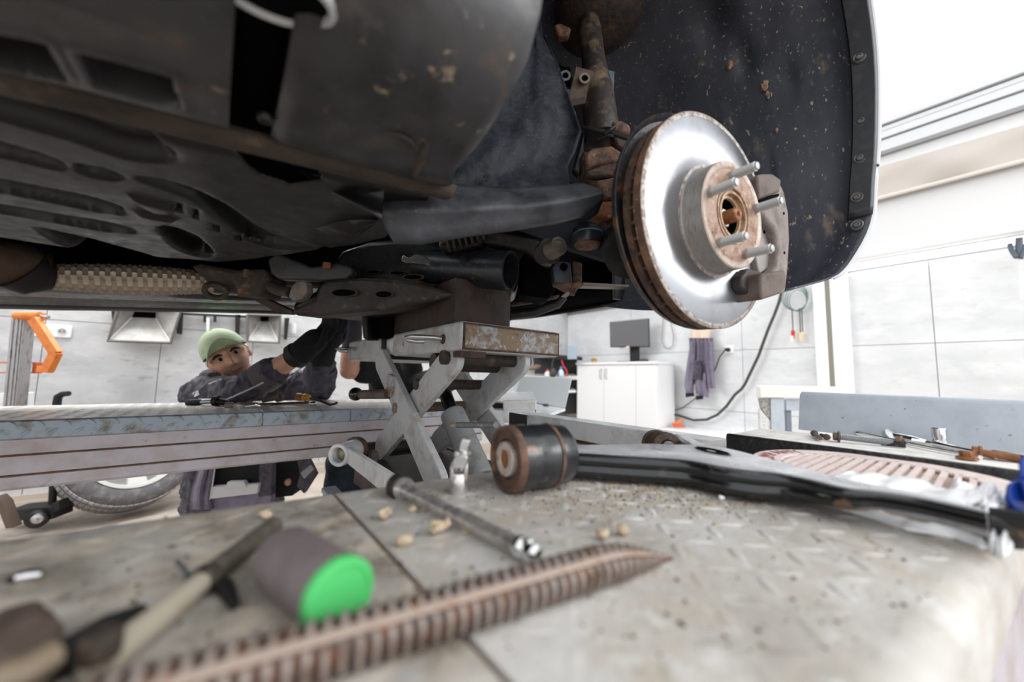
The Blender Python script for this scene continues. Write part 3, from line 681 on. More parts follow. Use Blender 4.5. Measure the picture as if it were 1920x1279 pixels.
rows[0] = [p+dirv*(.004*k/4) for k, p in enumerate(rows[0])]
M().grid(rows, (.005, 0, -.001)).build('plate', m_blugrey, bp, smooth=50)
# slotted turntable
tc = V((.582, .088, 0)); TRd = .112; zt = DK+.025
tt = thing('turntable', 'pale pink slotted wheel turntable with red lettering beside the control arm', 'turntable', (tc.x, tc.y, DK))
M().lathe(V((tc.x, tc.y, DK+.0005)), (0, 0, 1), [(0, TRd), (.021, TRd), (.0235, TRd-.002), (.0236, TRd-.03), (.0196, TRd-.031), (.0196, 0)], 72).build('disc', m_pinkbed, tt)
rimo = M().ring(V((tc.x, tc.y, DK+.0215)), (0, 0, 1), TRd-.0035-.0285, TRd-.0005, .0035, 72).build('rim', m_pink, tt, bevel=.001)
# bars across: run along v direction with slots between
sl = rad(4)
for k in range(-8, 9):
    uu = k*.0102
    half = math.sqrt(max(0, (TRd-.030)**2-uu*uu))
    if half < .012: continue
    M().box((tc.x, tc.y+uu, DK+.0222), (half*2+.002, .0050, .0056)).build('bar', m_pink, tt, smooth=0)
def text(body, loc, size, rx, mt, name, parent, ext=.0003, align='CENTER', follow=None):
    cu_ = bpy.data.curves.new(name, 'FONT'); cu_.body = body; cu_.size = size; cu_.extrude = ext; cu_.align_x = align; cu_.align_y = 'CENTER'
    o = bpy.data.objects.new(name, cu_); COL.objects.link(o)
    o.matrix_world = rx; 
    dg = bpy.context.evaluated_depsgraph_get(); me = bpy.data.meshes.new_from_object(o.evaluated_get(dg))
    mw = rx.copy(); bpy.data.objects.remove(o)
    m_ = M(); m_.v = [mw @ v.co for v in me.vertices]; m_.f = [tuple(p.vertices) for p in me.polygons]; bpy.data.meshes.remove(me)
    return m_.build(name, mt, parent, smooth=0)
word = 'COMPANY'
for i, ch in enumerate(word):
    a = rad(122-i*10.5)
    p = V((tc.x+math.cos(a)*(TRd-.016), tc.y+math.sin(a)*(TRd-.016), DK+.0252))
    mx = Matrix.Translation(p) @ Matrix.Rotation(a-PI/2, 4, 'Z')
    text(ch, p, .024, mx, m_redtext, 'letter', tt)

# ------------------------------------------------------------------ far runway
VF = 1.283
fr = thing('lift_runway', 'far steel lift runway with mauve side beam spanning the middle of the picture', 'car lift', (.1, 1.5, 0))
jo = [-1.3, at(493, 775, z=DK-.02).x, at(657, 770, z=DK-.02).x, .86]
jo[1] = at(493, 775, v=VF).x; jo[2] = at(657, 770, v=VF).x
for a, b in zip(jo, jo[1:]):
    M().box2((a+.0015, VF+.004, DK-.012), (b-.0015, VF+.47, DK)).build('deck_plate', m_decke, fr, bevel=.002)
    lpm = M().grid([[V((u, VF+.006, DK+.001)), V((u, VF, DK-.002)), V((u, VF-.006, DK-.036)), V((u, VF+.002, DK-.040))] for u in (a+.0015, b-.0015)], (0, .004, 0))
    lp_ = lpm.build('deck_lip', m_lip, fr, smooth=40)
    tm = M()
    for row_, t_ in ((0, .004), (1, .0235)):
        s_u = -.6+.019*row_
        while s_u < b-.016:
            if s_u > a+.014:
                an = rad(42 if row_ else -48); ca_, sa_ = math.cos(an), math.sin(an)
                q_ = [(-1, 0), (-.6, .72), (0, 1), (.6, .72), (1, 0), (.6, -.72), (0, -1), (-.6, -.72)]
                pl_ = lambda f, h: [V((s_u+f*(.0135*x*ca_-.0042*y*sa_), VF-.006*((t_-f*(.0135*x*sa_+.0042*y*ca_))/.036)-h, DK-.002-max(-.001, t_-f*(.0135*x*sa_+.0042*y*ca_)))) for x, y in q_]
                tm.add(pl_(1, -.0005)+pl_(.8, .0016)+pl_(.45, .0026), [(k, (k+1) % 8, 8+(k+1) % 8, 8+k) for k in range(8)]+[(8+k, 8+(k+1) % 8, 16+(k+1) % 8, 16+k) for k in range(8)]+[tuple(range(16, 24))])
            s_u += .038
    tm.build('tread_pattern', m_lip, lp_, smooth=60, kind='stuff')
    tm2 = M(); lozenges(tm2, lambda s, t: a+.02 < s < b-.02, lambda s, t, h: V((s, t, DK+h)), max(a, -.6), b, VF+.03, VF+.46, .035, .014, .004, .0012)
    tm2.build('tread_pattern', m_decke, fr, smooth=60, kind='stuff')
rows = []
for u in (-1.3, .86):
    prof = [(.004, DK-.038), (.004, DK-.070), (.010, DK-.0715), (.010, DK-.0735), (.003, DK-.075), (.003, DK-.112), (.009, DK-.1135), (.009, DK-.1155), (.001, DK-.117), (.000, DK-.139), (.006, DK-.145), (.06, DK-.145), (.06, DK-.038)]
    rows.append([V((u, VF+d_, z)) for d_, z in prof])
M().grid(rows).build('side_beam', m_beam, fr, smooth=20)
for z in (DK-.0725, DK-.1145): M().box2((-1.3, VF+.0055, z-.0014), (.86, VF+.0095, z+.0014)).build('rust_seam', m_rustline, fr, smooth=0)
M().box2((-1.3, VF+.41, DK-.145), (.86, VF+.47, DK-.012)).build('side_beam', m_beam, fr, smooth=0)
for x_ in (.75, -1.15):
    M().box2((x_-.08, VF+.07, 0), (x_+.08, VF+.4, DK-.012)).build('support_leg', m_dark, fr, bevel=.005)
# right end of the far runway: lift-out deck box and upright run-off plate
db = thing('deck_box', 'white checker deck box section at the end of the far runway', 'deck box', at(945, 768, d=1.75))
slab([(884, 750), (944, 758), (944, 772), (884, 768)], 1.55, .02).build('dark_side', m_dark, db)
slab([(943, 751), (1006, 751), (1006, 769), (943, 772)], 1.50, .25).build('front_lip', m_wgrey, db, bevel=.006)
q = [at(880, 744, d=1.75), at(943, 752, d=1.5), at(1006, 751, d=1.5), at(985, 741, d=1.8)]
M().prism(q, (0, 0, -.008)).build('deck_plate', m_decke, db, bevel=.002)
slab([(880, 769), (1003, 770), (1003, 792), (880, 795)], 1.5, .2).build('lower_beam', m_wgrey, db, bevel=.004)
rp = thing('run_off_plate', 'pale upright run-off plate beyond the jack in front of the workbench', 'plate', at(1012, 762, d=1.9))
q = [at(963, 748, d=1.85), at(1060, 766, d=1.8), at(1073, 709, d=1.9), at(974, 705, d=1.95)]
M().prism(q, CF*.012).build('plate', mat('plate_pale', (206, 212, 216), .45), rp, bevel=.004)
q = [at(1005, 757, d=1.8), at(1060, 766, d=1.8), at(1030, 776, d=1.6), at(1005, 772, d=1.6)]
M().prism(q, (0, 0, -.012)).build('foot', m_wgrey, rp)
M().box(at(1023, 760, d=1.78), (.02, .02, .012)).build('bolt', m_rustd, rp)
nt2 = thing('hex_nut', 'shiny ring nut lying on the far runway by the deck box', 'nut', at(891, 757, d=1.5))
M().ring(at(891, 757, d=1.5), -CF+CR*.4, .006, .013, .014, 6).build('nut', m_steel, nt2)
nt3 = thing('small_bolt', 'dark brown bolt head on the white deck box top', 'bolt', at(934, 744, d=1.62))
M().cyl(at(934, 746, d=1.62), at(934, 742, d=1.62), .009, n=6).build('head', m_rustd, nt3)
# cross beam between the runways at the right
UC = .787
cbm = thing('cross_beam', 'white hollow cross beam linking the two runways behind the bushing', 'beam', (UC, .7, DK))
M().box2((UC, .268, DK-.052), (UC+.07, 1.0, DK-.001)).build('upper_rail', m_wgrey, cbm, bevel=.006, seg=3)
M().box2((UC-.002, .268, DK-.10), (UC+.07, 1.0, DK-.062)).build('lower_rail', mat('rail_lower', (196, 204, 210), .45), cbm, bevel=.004)
M().box2((UC+.01, .268, DK-.063), (UC+.07, 1.0, DK-.05)).build('gap_strip', m_rustline, cbm)
M().box2((UC-.003, .92, DK-.10), (UC+.02, 1.01, DK-.004)).build('end_cap', m_dark, cbm)

# ================================================================== SCISSOR JACK
UJ = .368; ZJ0, ZJ1 = .9+.046, .9+.106
jk = thing('scissor_jack', 'grey hydraulic scissor jack lifting the car between the runways', 'jack', (.47, .9, 0))
vj0 = .632; vj1 = at(735, 650, u=UJ).y; vj2 = at(719, 650, u=UJ).y; vj3 = at(655, 660, u=UJ).y
UE = UJ+.272
tb = M().box2((UJ, vj0, ZJ0), (UE, vj1, ZJ1)).build('top_beam', m_grey, jk, bevel=.008, seg=3)
M().box2((UJ+.008, vj0-.003, ZJ0+.006), (UE-.008, vj0+.004, ZJ1-.006)).build('end_plate', m_greyrust, tb, bevel=.003)
M().box2((UJ+.004, vj0-.001, ZJ0+.003), (UE-.004, vj0+.004, ZJ1-.003)).build('end_gap', m_rustd, tb)
M().box2((UJ+.008, vj1-.01, ZJ0+.006), (UE-.02, vj2+.01, ZJ1-.006)).build('inner_tube', m_wgrey, jk, bevel=.006)
M().box2((UJ-.004, vj2-.002, ZJ0-.006), (UE-.01, vj2+.012, ZJ1+.006)).build('collar', m_rubber, jk, bevel=.003)
M().box2((UJ-.004, vj2+.012, ZJ0-.006), (UE-.01, vj3, ZJ1+.002)).build('arm_sleeve', m_grey, jk, bevel=.008, seg=3)
M().box2((UJ+.0, vj0+.002, ZJ0-.012), (UJ+.06, vj0+.03, ZJ0)).build('bottom_lug', m_rustd, jk)
def handle(pts, d0s, r): return M().tube([at(x, y, d=d) for (x, y), d in zip(pts, d0s)], r, 12).build('handle', m_steel, jk)
dj = (at(830, 635, u=UJ)-CPOS).dot(CF)
handle([(831, 636), (812, 633), (790, 632), (772, 631), (762, 633), (766, 638), (780, 640), (796, 640)], [dj, dj-.012, dj-.022, dj-.026, dj-.026, dj-.026, dj-.026, dj-.022], .0052)
M().lathe(at(831, 636, u=UJ), (-1, 0, 0), [(0, .011), (.003, .009), (.004, .005)], 16).build('weld', m_rustd, jk)
dj2 = (at(668, 655, u=UJ)-CPOS).dot(CF)
handle([(671, 655), (655, 654), (640, 654), (632, 655), (638, 658), (652, 658)], [dj2, dj2-.03, dj2-.04, dj2-.045, dj2-.045, dj2-.045], .006)
def armlink(p0, p1, wd, u, th, name='scissor_arm', mt=m_grey):
    a = V((u, p0[0], p0[1])); b = V((u, p1[0], p1[1])); ax = (b-a).normalized(); s = V((1, 0, 0)).cross(ax)
    poly = []
    for i in range(9):
        t = -PI/2+PI*i/8; poly.append(b+ax*(math.cos(t)*wd/2)+s*(math.sin(t)*wd/2))
    for i in range(9):
        t = PI/2+PI*i/8; poly.append(a+ax*(math.cos(t)*wd/2)+s*(math.sin(t)*wd/2))
    return M().prism(poly, (th, 0, 0)).build(name, mt, jk, bevel=.002)
yz = lambda x, y, u: (at(x, y, u=u).y, at(x, y, u=u).z)
for u_ in (UJ-.012, UJ+.205):
    armlink(yz(719, 676, UJ), yz(815, 905, UJ-.01), .069, u_, .016)
for u_ in (UJ+.008, UJ+.185):
    armlink(yz(845, 672, UJ+.01), yz(712, 840, UJ+.01), .069, u_, .016)
pv = yz(750, 765, UJ)
M().cyl((UJ-.016, pv[0], pv[1]), (UJ+.225, pv[0], pv[1]), .013, n=20).build('pivot_pin', m_greyrust, jk)
b_ = at(779, 721, u=UJ+.005); M().cyl((UJ+.004, b_.y, b_.z), (UJ+.20, b_.y, b_.z), .013, n=20).build('pivot_pin', m_brown, jk)
b_ = at(832, 672, u=UJ+.0); M().cyl((UJ-.004, b_.y, b_.z+.002), (UJ+.23, b_.y, b_.z+.002), .015, n=20).build('pivot_pin', m_brown, jk)
# lug with the black ball lever
q = [at(x, y, u=UJ-.02) for x, y in [(722, 745), (731, 744), (736, 725), (735, 706), (731, 701), (726, 702), (724, 716)]]
M().prism(q, (.012, 0, 0)).build('lever_lug', m_greyrust, jk, bevel=.002)
d1 = (at(726, 738, u=UJ-.02)-CPOS).dot(CF)
M().cyl(at(728, 739, d=d1), at(678, 740, d=d1+.08), .0125).build('lever_rod', m_castb, jk)
M().ball(at(667, 739, d=d1+.09), .019, n=24, m=16).build('lever_ball', mat('ball_black', (20, 20, 22), .15, coat=.3), jk)
# hydraulic cylinder
hc = UJ+.105
ca_, cb_ = at(902, 898, u=hc), at(848, 775, u=hc)
M().cyl(ca_, cb_, .031, n=32).build('cylinder_barrel', mat('barrel_grey', (150, 152, 154), .35, layers=[((110, 104, 98), 8, .5, .7)], rvar=.08), jk, bevel=.004)
M().cyl(cb_, at(828, 718, u=hc), .017, n=24).build('piston_rod', mat('rod_black', (16, 17, 20), .12, coat=.4), jk)
M().cyl(at(858, 797, d=.80), at(930, 797, d=.70), .0062, n=14).build('hydraulic_pipe', mat('pipe_paint', (120, 122, 128), .35, layers=[((170, 162, 150), 30, .55, .65)]), jk)
M().cyl(at(846, 798, d=.815), at(860, 797, d=.80), .003, .006, n=12).build('pipe_tip', mat('tip_tan', (196, 164, 134), .5), jk)
M().cyl((UJ+.01, yz(940, 668, UJ+.2)[0], ZJ0-.02), (UJ+.225, yz(940, 668, UJ+.2)[0], ZJ0-.02), .02).build('top_roller', m_dark, jk)
# base carriage and side link
M().box2((UJ-.03, .60, DK-.155), (UJ+.25, 1.20, DK-.125)).build('base_plate', m_dark, jk, bevel=.004)
M().box2((UJ-.035, .58, DK-.20), (UJ-.02, 1.16, DK-.128)).build('base_side', mat('base_rusty', (84, 70, 62), .6, layers=[((58, 48, 44), 9, .45, .65), ((120, 92, 70), 30, .62, .72)], bump=.1), jk, bevel=.003)
M().box2((UJ+.24, .60, DK-.20), (UJ+.26, 1.20, DK-.12)).build('base_side', m_dark, jk, bevel=.003)
for v_ in (.66, 1.16): M().cyl((UJ-.03, v_, DK-.11), (UJ+.25, v_, DK-.11), .022, n=20).build('roller', m_dark, jk)
uk = .272
la, lb = at(645, 850, u=uk), at(748, 925, u=uk)
ax = (lb-la).normalized(); s_ = V((1, 0, 0)).cross(ax)
M().prism([la+s_*.020, la-s_*.020, lb-s_*.022, lb+s_*.022], (.012, 0, 0)).build('side_link', m_wgrey, jk, bevel=.003)
ra = (V((-.75, -.62, -.02))).normalized()
M().ring(la-ra*.05, ra, .019, .029, .075, 32).build('link_bush', m_wgrey, jk, bevel=.003)
M().lathe(la-ra*.06, ra, [(0, .032), (.012, .034), (.018, .034), (.018, .026)], 28).build('rust_collar', m_rust, jk)
M().lathe(la-ra*.03, ra, [(0, .018), (.03, .018), (.036, .014), (.040, .006)], 24).build('greased_pin', mat('grease', (150, 146, 122), .4, .3), jk)
lg = at(702, 830, u=UJ-.03); M().box2((UJ-.04, lg.y-.01, DK-.145), (UJ-.02, lg.y+.014, DK-.085)).build('lug', m_castb, jk, bevel=.004)
tag(M().box2((UJ-.10, .78, DK-.24), (UJ-.06, 1.25, DK-.225)).build('strut_bar', mat('blue_bar', (170, 188, 200), .4), bevel=.003), 'pale blue flat bar low down behind the jack cylinder', 'bar')
bpy.data.objects['strut_bar'].parent = jk; bpy.data.objects['strut_bar'].location = -jk.location
for k_ in ('label', 'category'): del bpy.data.objects['strut_bar'][k_]
# block between jack and car
k1 = at(853, 602, u=UJ+.012); 
wb = thing('support_block', 'dark brown block wedged between the jack beam and the car', 'block', (UJ+.1, .75, ZJ1))
vb_ = at(853, 600, u=UJ+.015).y
ub_ = at(957, 604, v=vb_).x; vl_ = at(737, 624, u=UJ+.015).y
M().box2((UJ+.015, vb_, ZJ1+.0005), (min(ub_, UE-.01), vl_, ZJ1+.100)).build('block', m_wood, wb, bevel=.003)

# ================================================================== PARTS AND TOOLS ON THE NEAR RUNWAY
m_armtop = mat('arm_wet_top', (206, 208, 212), .3, .45, layers=[((150, 152, 158), 14, .58, .70), ((226, 228, 230), 9, .5, .62)], rvar=.1, bsc=30)  # pale colour stands in for sky glare on the black arm's top
# ---- removed control arm
BA = V((.99, -.14, 0)).normalized(); rB = .0338
bc = V((0, 0, 0)); bc = at(948, 862, d=.386); bc.z = DK+rB+.0004
ca = thing('control_arm', 'removed black suspension control arm with a large rubber bushing lying on the runway', 'control arm', (.4, .24, DK))
hs = M().lathe(bc, BA, [(0, rB*.90), (.002, rB*.99), (.006, rB), (.022, rB), (.023, rB*.965), (.027, rB*.965), (.028, rB*.985), (.048, rB*.985), (.049, rB*.95), (.051, rB*.95), (.052, rB*.975), (.068, rB*.97), (.072, rB*.9), (.072, 0)], 56, caps=False)
big = hs.build('bushing', m_bush, ca)
M().lathe(bc, BA, [(.0095, rB*.55), (.0025, rB*.62), (.0015, rB*.84), (-.0008, rB*.86), (-.0008, rB*.97), (.004, rB*1.005), (.0065, rB*1.005)], 56, caps=False).build('rusty_flange', m_rust, big, solid=.0008)
M().lathe(bc, BA, [(.004, rB*.50), (.0055, rB*.70), (.004, rB*.92)], 48, caps=False).build('rubber', mat('rubber_brown', (84, 75, 69), .7, layers=[((64, 54, 50), 20, .45, .65)], bump=.1), big, solid=.0008)
M().ring(bc+BA*(-.002), BA, rB*.27, rB*.52, .076, 36).build('inner_sleeve', mat('sleeve_pale', (196, 186, 178), .45, .3, layers=[((156, 116, 92), 30, .52, .66)]), big, bevel=.001)
M().cyl(bc-BA*.0005, bc+BA*.012, rB*.275, n=20).build('bore', m_rusto, big)
M().ring(bc+BA*.0495, BA, rB*.95, rB*1.0, .0035, 56).build('rust_band', m_rust, big)
zt_ = DK+.031; zb_ = DK+.004
near = [(1046, 850), (1100, 853), (1180, 858), (1262, 862), (1300, 866), (1345, 876), (1400, 884), (1460, 889), (1520, 900), (1580, 917), (1640, 922), (1720, 934), (1800, 951), (1850, 962)]
far = [(1046, 838), (1100, 834), (1160, 834), (1215, 832), (1262, 834), (1320, 834), (1370, 842), (1430, 858), (1500, 876), (1570, 896), (1640, 910), (1720, 925), (1800, 943), (1850, 955)]
nw = [at(x, y, z=zt_) for x, y in near]; fw = [at(x, y, z=zt_) for x, y in far]
def smoothpts(ps, it=1):
    for _ in range(it):
        o = [ps[0]]
        for a, b in zip(ps, ps[1:]): o += [a.lerp(b, .25), a.lerp(b, .75)]
        o.append(ps[-1]); ps = o
    return ps
nw, fw = smoothpts(nw, 2), smoothpts(fw, 2)
rows = []
for i, (a, b) in enumerate(zip(nw, fw)):
    t = i/(len(nw)-1); lift = .0
    w_ = (a-b).normalized()
    sc_ = 1 if t < .5 else max(.45, 1-(t-.5)*2.2)
    rows.append([b+V((0, 0, -.020)), b+V((0, 0, -.003)), b-(-w_)*.003, a.lerp(b, .5)+V((0, 0, -.0015)), a+w_*(-.004), a+w_*.001+V((0, 0, -.0015)), a+w_*.003+V((0, 0, -.005)),
                 a+w_*.0025+V((0, 0, -.0105)), a+w_*.0005+V((0, 0, -.012)), a+w_*.0008+V((0, 0, -.014)), a+w_*.0035+V((0, 0, -.016)), a+w_*.003+V((0, 0, -.022)), a+V((w_.x*-.001, w_.y*-.001, -.0265))])
    for q_ in range(5, 13): rows[-1][q_].z = zt_+(rows[-1][q_].z-zt_)*sc_
M().grid([r[4:] for r in rows]).build('arm_side', m_arm, ca, smooth=60, solid=.0015)
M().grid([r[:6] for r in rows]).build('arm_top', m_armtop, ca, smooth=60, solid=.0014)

# holes as dark dished ovals with a rim
for (x, y, rx, ry) in ((1335, 847, .024, .010), ):
    c = at(x, y, z=zt_-.0009); dr = (at(1400, 862, z=zt_)-at(1290, 836, z=zt_)).normalized(); pr = V((-dr.y, dr.x, 0))
    m_ = M(); n = 28
    rr = []
    for (s, h) in ((1.12, .0006), (1.0, .0016), (.94, .001), (.86, -.006), (.5, -.010), (.0, -.010)):
        rr.append([c+dr*(rx*s*math.cos(2*PI*k/n))+pr*(ry*s*math.sin(2*PI*k/n))+V((0, 0, h+.0006)) for k in range(n+1)])
    m_.grid(rr[:3]).build('hole_rim', m_arm, ca)
    M().grid([[p+V((0, 0, .0002)) for p in rr[2]], [p.lerp(c, .98)+V((0, 0, .0003)) for p in rr[2]]]).build('hole', m_void, ca)
# second leg with the small bushing
l0 = at(1316, 842, z=zt_-.002); l1 = at(1248, 818, d=.60)
q = [at(1300, 838, z=zt_-.001), at(1345, 846, z=zt_-.001), at(1290, 815, d=.585), at(1262, 812, d=.60)]
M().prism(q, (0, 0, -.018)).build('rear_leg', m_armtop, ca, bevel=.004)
sc = at(1240, 836, d=.575)
sax = (V((-.55, -.80, .05))).normalized()
M().lathe(sc-sax*.022, sax, [(0, .019), (.001, .0225), (.008, .023), (.009, .021), (.033, .021), (.034, .0225), (.042, .0222), (.043, .019), (.043, .012), (.030, .011)], 36).build('small_bushing', m_rustd, ca)
M().ring(sc-sax*.026, sax, .006, .010, .05, 24).build('sleeve', m_steel, ca)
# ball joint end under the film
be = at(1862, 968, z=DK+.02)
M().cyl(at(1830, 962, z=DK+.022), at(1960, 985, z=DK+.024), .0065).build('ball_stud', m_blackm, ca)
M().lathe(be-V((0, 0, .018)), (0, 0, 1), [(0, .016), (.012, .02), (.02, .02), (.026, .014), (.028, 0)], 24).build('ball_joint', m_arm, ca)
# ---- crumpled clear film and blue plastic on the ball joint
def film(name, px, z0, amp, lab, seed, rows_n=14, par=None):
    top, bot = px
    rr = []
    for i in range(rows_n+1):
        t = i/rows_n; row = []
        for k in range(61):
            s = k/60
            def interp(L):
                f = s*(len(L)-1); j = min(int(f), len(L)-2); a, b = L[j], L[j+1]; f -= j
                return a[0]+(b[0]-a[0])*f, a[1]+(b[1]-a[1])*f
            xa, ya = interp(top); xb, yb = interp(bot)
            p = at(xa+(xb-xa)*t, ya+(yb-ya)*t, z=z0)
            e = min(1, 6*t, 6*(1-t), 8*s+.2, 8*(1-s)+.2)
            fold = .5+.9*noise.noise(V((s*6+seed+t*1.5, t*1.6, seed)))+.45*noise.noise(V((s*15+seed+t*4, t*2.5, seed*2)))
            row.append(p+V((0, 0, amp*fold*e)))
        rr.append(row)
    return M().grid(rr).build(name, m_film, par, smooth=70, solid=.0006)
pb = thing('plastic_bag', 'crumpled clear plastic bag wrapped round the ball joint end of the control arm', 'plastic bag', at(1700, 960, z=DK))
film('upper_film', ([(1560, 892), (1640, 888), (1720, 905), (1790, 925), (1860, 930), (1885, 940)], [(1560, 906), (1640, 918), (1720, 930), (1800, 950), (1850, 960), (1880, 960)]), DK+.026, .007, '', 3, par=pb)
film('lower_film', ([(1470, 926), (1560, 938), (1640, 948), (1720, 965), (1800, 985), (1850, 1000), (1880, 990)], [(1470, 931), (1560, 952), (1640, 975), (1700, 995), (1790, 1010), (1840, 1030), (1890, 1020)]), DK+.001, .008, '', 8, par=pb)
film('loose_end', ([(1830, 985), (1860, 980), (1890, 985), (1905, 1000)], [(1850, 1010), (1858, 1040), (1880, 1050), (1900, 1030)]), DK+.004, .012, '', 12, par=pb)
film('side_tuft', ([(1790, 900), (1830, 915), (1870, 925), (1890, 925)], [(1780, 935), (1820, 955), (1860, 965), (1890, 955)]), DK+.024, .011, '', 15, par=pb)
bl = thing('blue_container', 'bright blue plastic container at the right frame edge above the film', 'container', at(1930, 930, d=.29))
q = [at(x, y, d=.285) for x, y in [(1887, 905), (1912, 898), (1908, 858), (1950, 845), (1990, 900), (1985, 985), (1930, 966), (1897, 958), (1883, 935)]]
M().prism(q, ray(1935, 920)*.03).build('shell', m_blue, bl, bevel=.004, seg=3)
q2 = [at(x, y, d=.283) for x, y in [(1908, 900), (1975, 885), (1972, 950), (1920, 945)]]
M().prism(q2, -CF*.003).build('face', m_blue, bl, bevel=.001)

# ---- universal joint standing on the deck
ub_ = at(860, 925, z=DK); R_ = .0086
uj = thing('universal_joint', 'small chrome universal joint socket standing upright in front of the bushing', 'socket tool', ub_)
sat = mat('joint_chrome', (216, 214, 212), .28, .85)
M().lathe(ub_, (0, 0, 1), [(0, R_*.96), (.002, R_), (.014, R_), (.016, R_*.9), (.02, R_*.8)], 28).build('socket_body', sat, uj)
for sg in (-1, 1):
    c = ub_+CR*(sg*R_*.62)
    M().prism([c+CF*(-.005)+V((0, 0, .014)), c+CF*.005+V((0, 0, .014)), c+CF*.005+V((0, 0, .028)), c+CF*.002+V((0, 0, .0315)), c-CF*.002+V((0, 0, .0315)), c-CF*.005+V((0, 0, .028))], CR*(sg*.0034)).build('lower_fork', sat, uj, bevel=.0008)
M().box(ub_+V((0, 0, .027)), (.0085, .0085, .0095), Matrix.Rotation(HEAD, 3, 'Z')).build('cross', sat, uj, bevel=.001)
M().cyl(ub_-CF*.0062+V((0, 0, .026)), ub_+CF*.0062+V((0, 0, .026)), .0018, n=12).build('pivot_pin', m_void, uj)
tilt = (V((0, 0, 1))+CR*.22).normalized(); tb_ = ub_+V((0, 0, .027))
for sg in (-1, 1):
    c = tb_+CF*(sg*-.0062)
    M().prism([c-CR*.006, c+CR*.006, c+CR*.007+tilt*.010, c+CR*.005+tilt*.013, c-CR*.005+tilt*.013, c-CR*.007+tilt*.010], CF*(-sg*.003)).build('upper_fork', sat, uj, bevel=.0008)
M().lathe(tb_+tilt*.008, tilt, [(0, R_*.7), (.001, R_*.98), (.0065, R_), (.0085, R_*.75)], 28).build('collar', sat, uj)
fr_ = tilt.to_track_quat('Z', 'Y').to_matrix()
M().box(tb_+tilt*.0215, (.0082, .0082, .013), fr_).build('drive_square', sat, uj, bevel=.0009)
# ---- extension bar
e0 = at(752, 914, z=DK+.0085); e1 = at(1003, 1040, z=DK+.0075)
xb = thing('extension_bar', 'long steel socket extension bar lying across the deck plate', 'extension bar', (e0+e1)/2-V((0, 0, .008)))
L = (e1-e0).length; ax = (e1-e0).normalized()
M().lathe(e0, ax, [(.004, .0105), (.007, .0108), (.011, .0086), (.015, .0068), (.02, .0060), (L-.016, .0060), (L-.0155, .0066), (L-.0145, .0066)], 32).build('shaft', m_satin, xb)
M().lathe(e0-ax*.010, ax, [(0, .008), (0, .0112), (.001, .0118), (.0125, .0118), (.0145, .0100)], 32).build('knurled_collar', mat('collar_dark', (58, 54, 52), .5, .5, bump=.2, bsc=300), xb)
dv = M().lathe(e1-ax*.0145, ax, [(0, .0070), (.0035, .0072), (.006, .0056), (.0085, .0050), (.0095, .0066), (.015, .0068), (.018, .0045), (.019, 0)], 24, phase=PI/4).build('drive_end', m_chrome, xb)
M().ball(e1-ax*.005+V((0, 0, .0058)), .0026).build('detent_ball', m_chrome, dv)
# ---- ribbed steel rod sharpened at one end
r0 = at(1262, 1034, z=DK+.0055); rdir_p = at(590, 1220, z=DK+.0105)
ax = (rdir_p-r0); ax.z = 0; ax.normalize(); Lr = .36; RR = .0095
st_ = V((r0.x, r0.y, DK+RR+.001))
rb = thing('ribbed_rod', 'rusty ribbed steel bar with ground pointed end across the foreground', 'steel bar', st_+ax*.12)
core = M(); n = 24; s1_ = V((0, 0, 1)).cross(ax).normalized()
rows = []
for h, rs, dz in ((0, .05, -.0090), (.010, .24, -.0072), (.024, .52, -.0046), (.042, .82, -.0017), (.060, .98, -.0002), (.066, 1, 0), (Lr, 1, 0)):
    rows.append([st_+ax*h+s1_*(RR*rs*math.cos(2*PI*k/n)*(1.0))+V((0, 0, RR*rs*math.sin(2*PI*k/n)+dz)) for k in range(n+1)])
core.grid(rows).build('core', m_rebard, rb, smooth=50)
def ridge(t0, t1, h, rs, dz, tall, half):
    """half ring of a transverse rib"""
    m_ = M(); rw = []
    for (dh, rr) in ((-half, .97), (-half*.5, 1+tall), (half*.5, 1+tall), (half, .97)):
        row = []
        for k in range(9):
            t = t0+(t1-t0)*k/8
            e = 1 if 0 < k < 8 else .0
            q = .97+(rr-.97)*e
            row.append(st_+ax*(h+dh+.0012*math.cos(t))+s1_*(RR*rs*q*math.cos(t))+V((0, 0, RR*rs*q*math.sin(t)+dz)))
        rw.append(row)
    return m_.grid(rw)
tc_ = PI/2-rad(40)*(1 if s1_.dot(CPOS-st_-ax*.1) > 0 else -1)
h = .010; k = 0
def taper(h):
    T = ((0, .05, -.0090), (.010, .24, -.0072), (.024, .52, -.0046), (.042, .82, -.0017), (.060, .98, -.0002), (.066, 1, 0), (9, 1, 0))
    for a, b in zip(T, T[1:]):
        if a[0] <= h <= b[0]:
            f = (h-a[0])/(b[0]-a[0]); return a[1]+(b[1]-a[1])*f, a[2]+(b[2]-a[2])*f
while h < Lr-.01:
    rs, dz = taper(h)
    for (t0, t1) in ((tc_-rad(150), tc_-rad(12)), (tc_+rad(12), tc_+rad(150))):
        ridge(t0, t1, h, rs, dz, .19, .00165).build('rib', m_rebar, rb, smooth=60)
    h += .0062
rw = []
for h in (.002, .012, .024, .042, .060, .07, Lr):
    rs, dz = taper(h)
    rw.append([st_+ax*h+s1_*(RR*rs*q*math.cos(tc_+a))+V((0, 0, RR*rs*q*math.sin(tc_+a)+dz)) for a, q in ((-.24, .93), (-.17, 1.12), (0, 1.16), (.17, 1.12), (.24, .93))])
M().grid(rw).build('long_rib', mat('rib_tan', (160, 143, 131), .5, .25, layers=[((140, 104, 80), 40, .55, .68)]), rb, smooth=40)
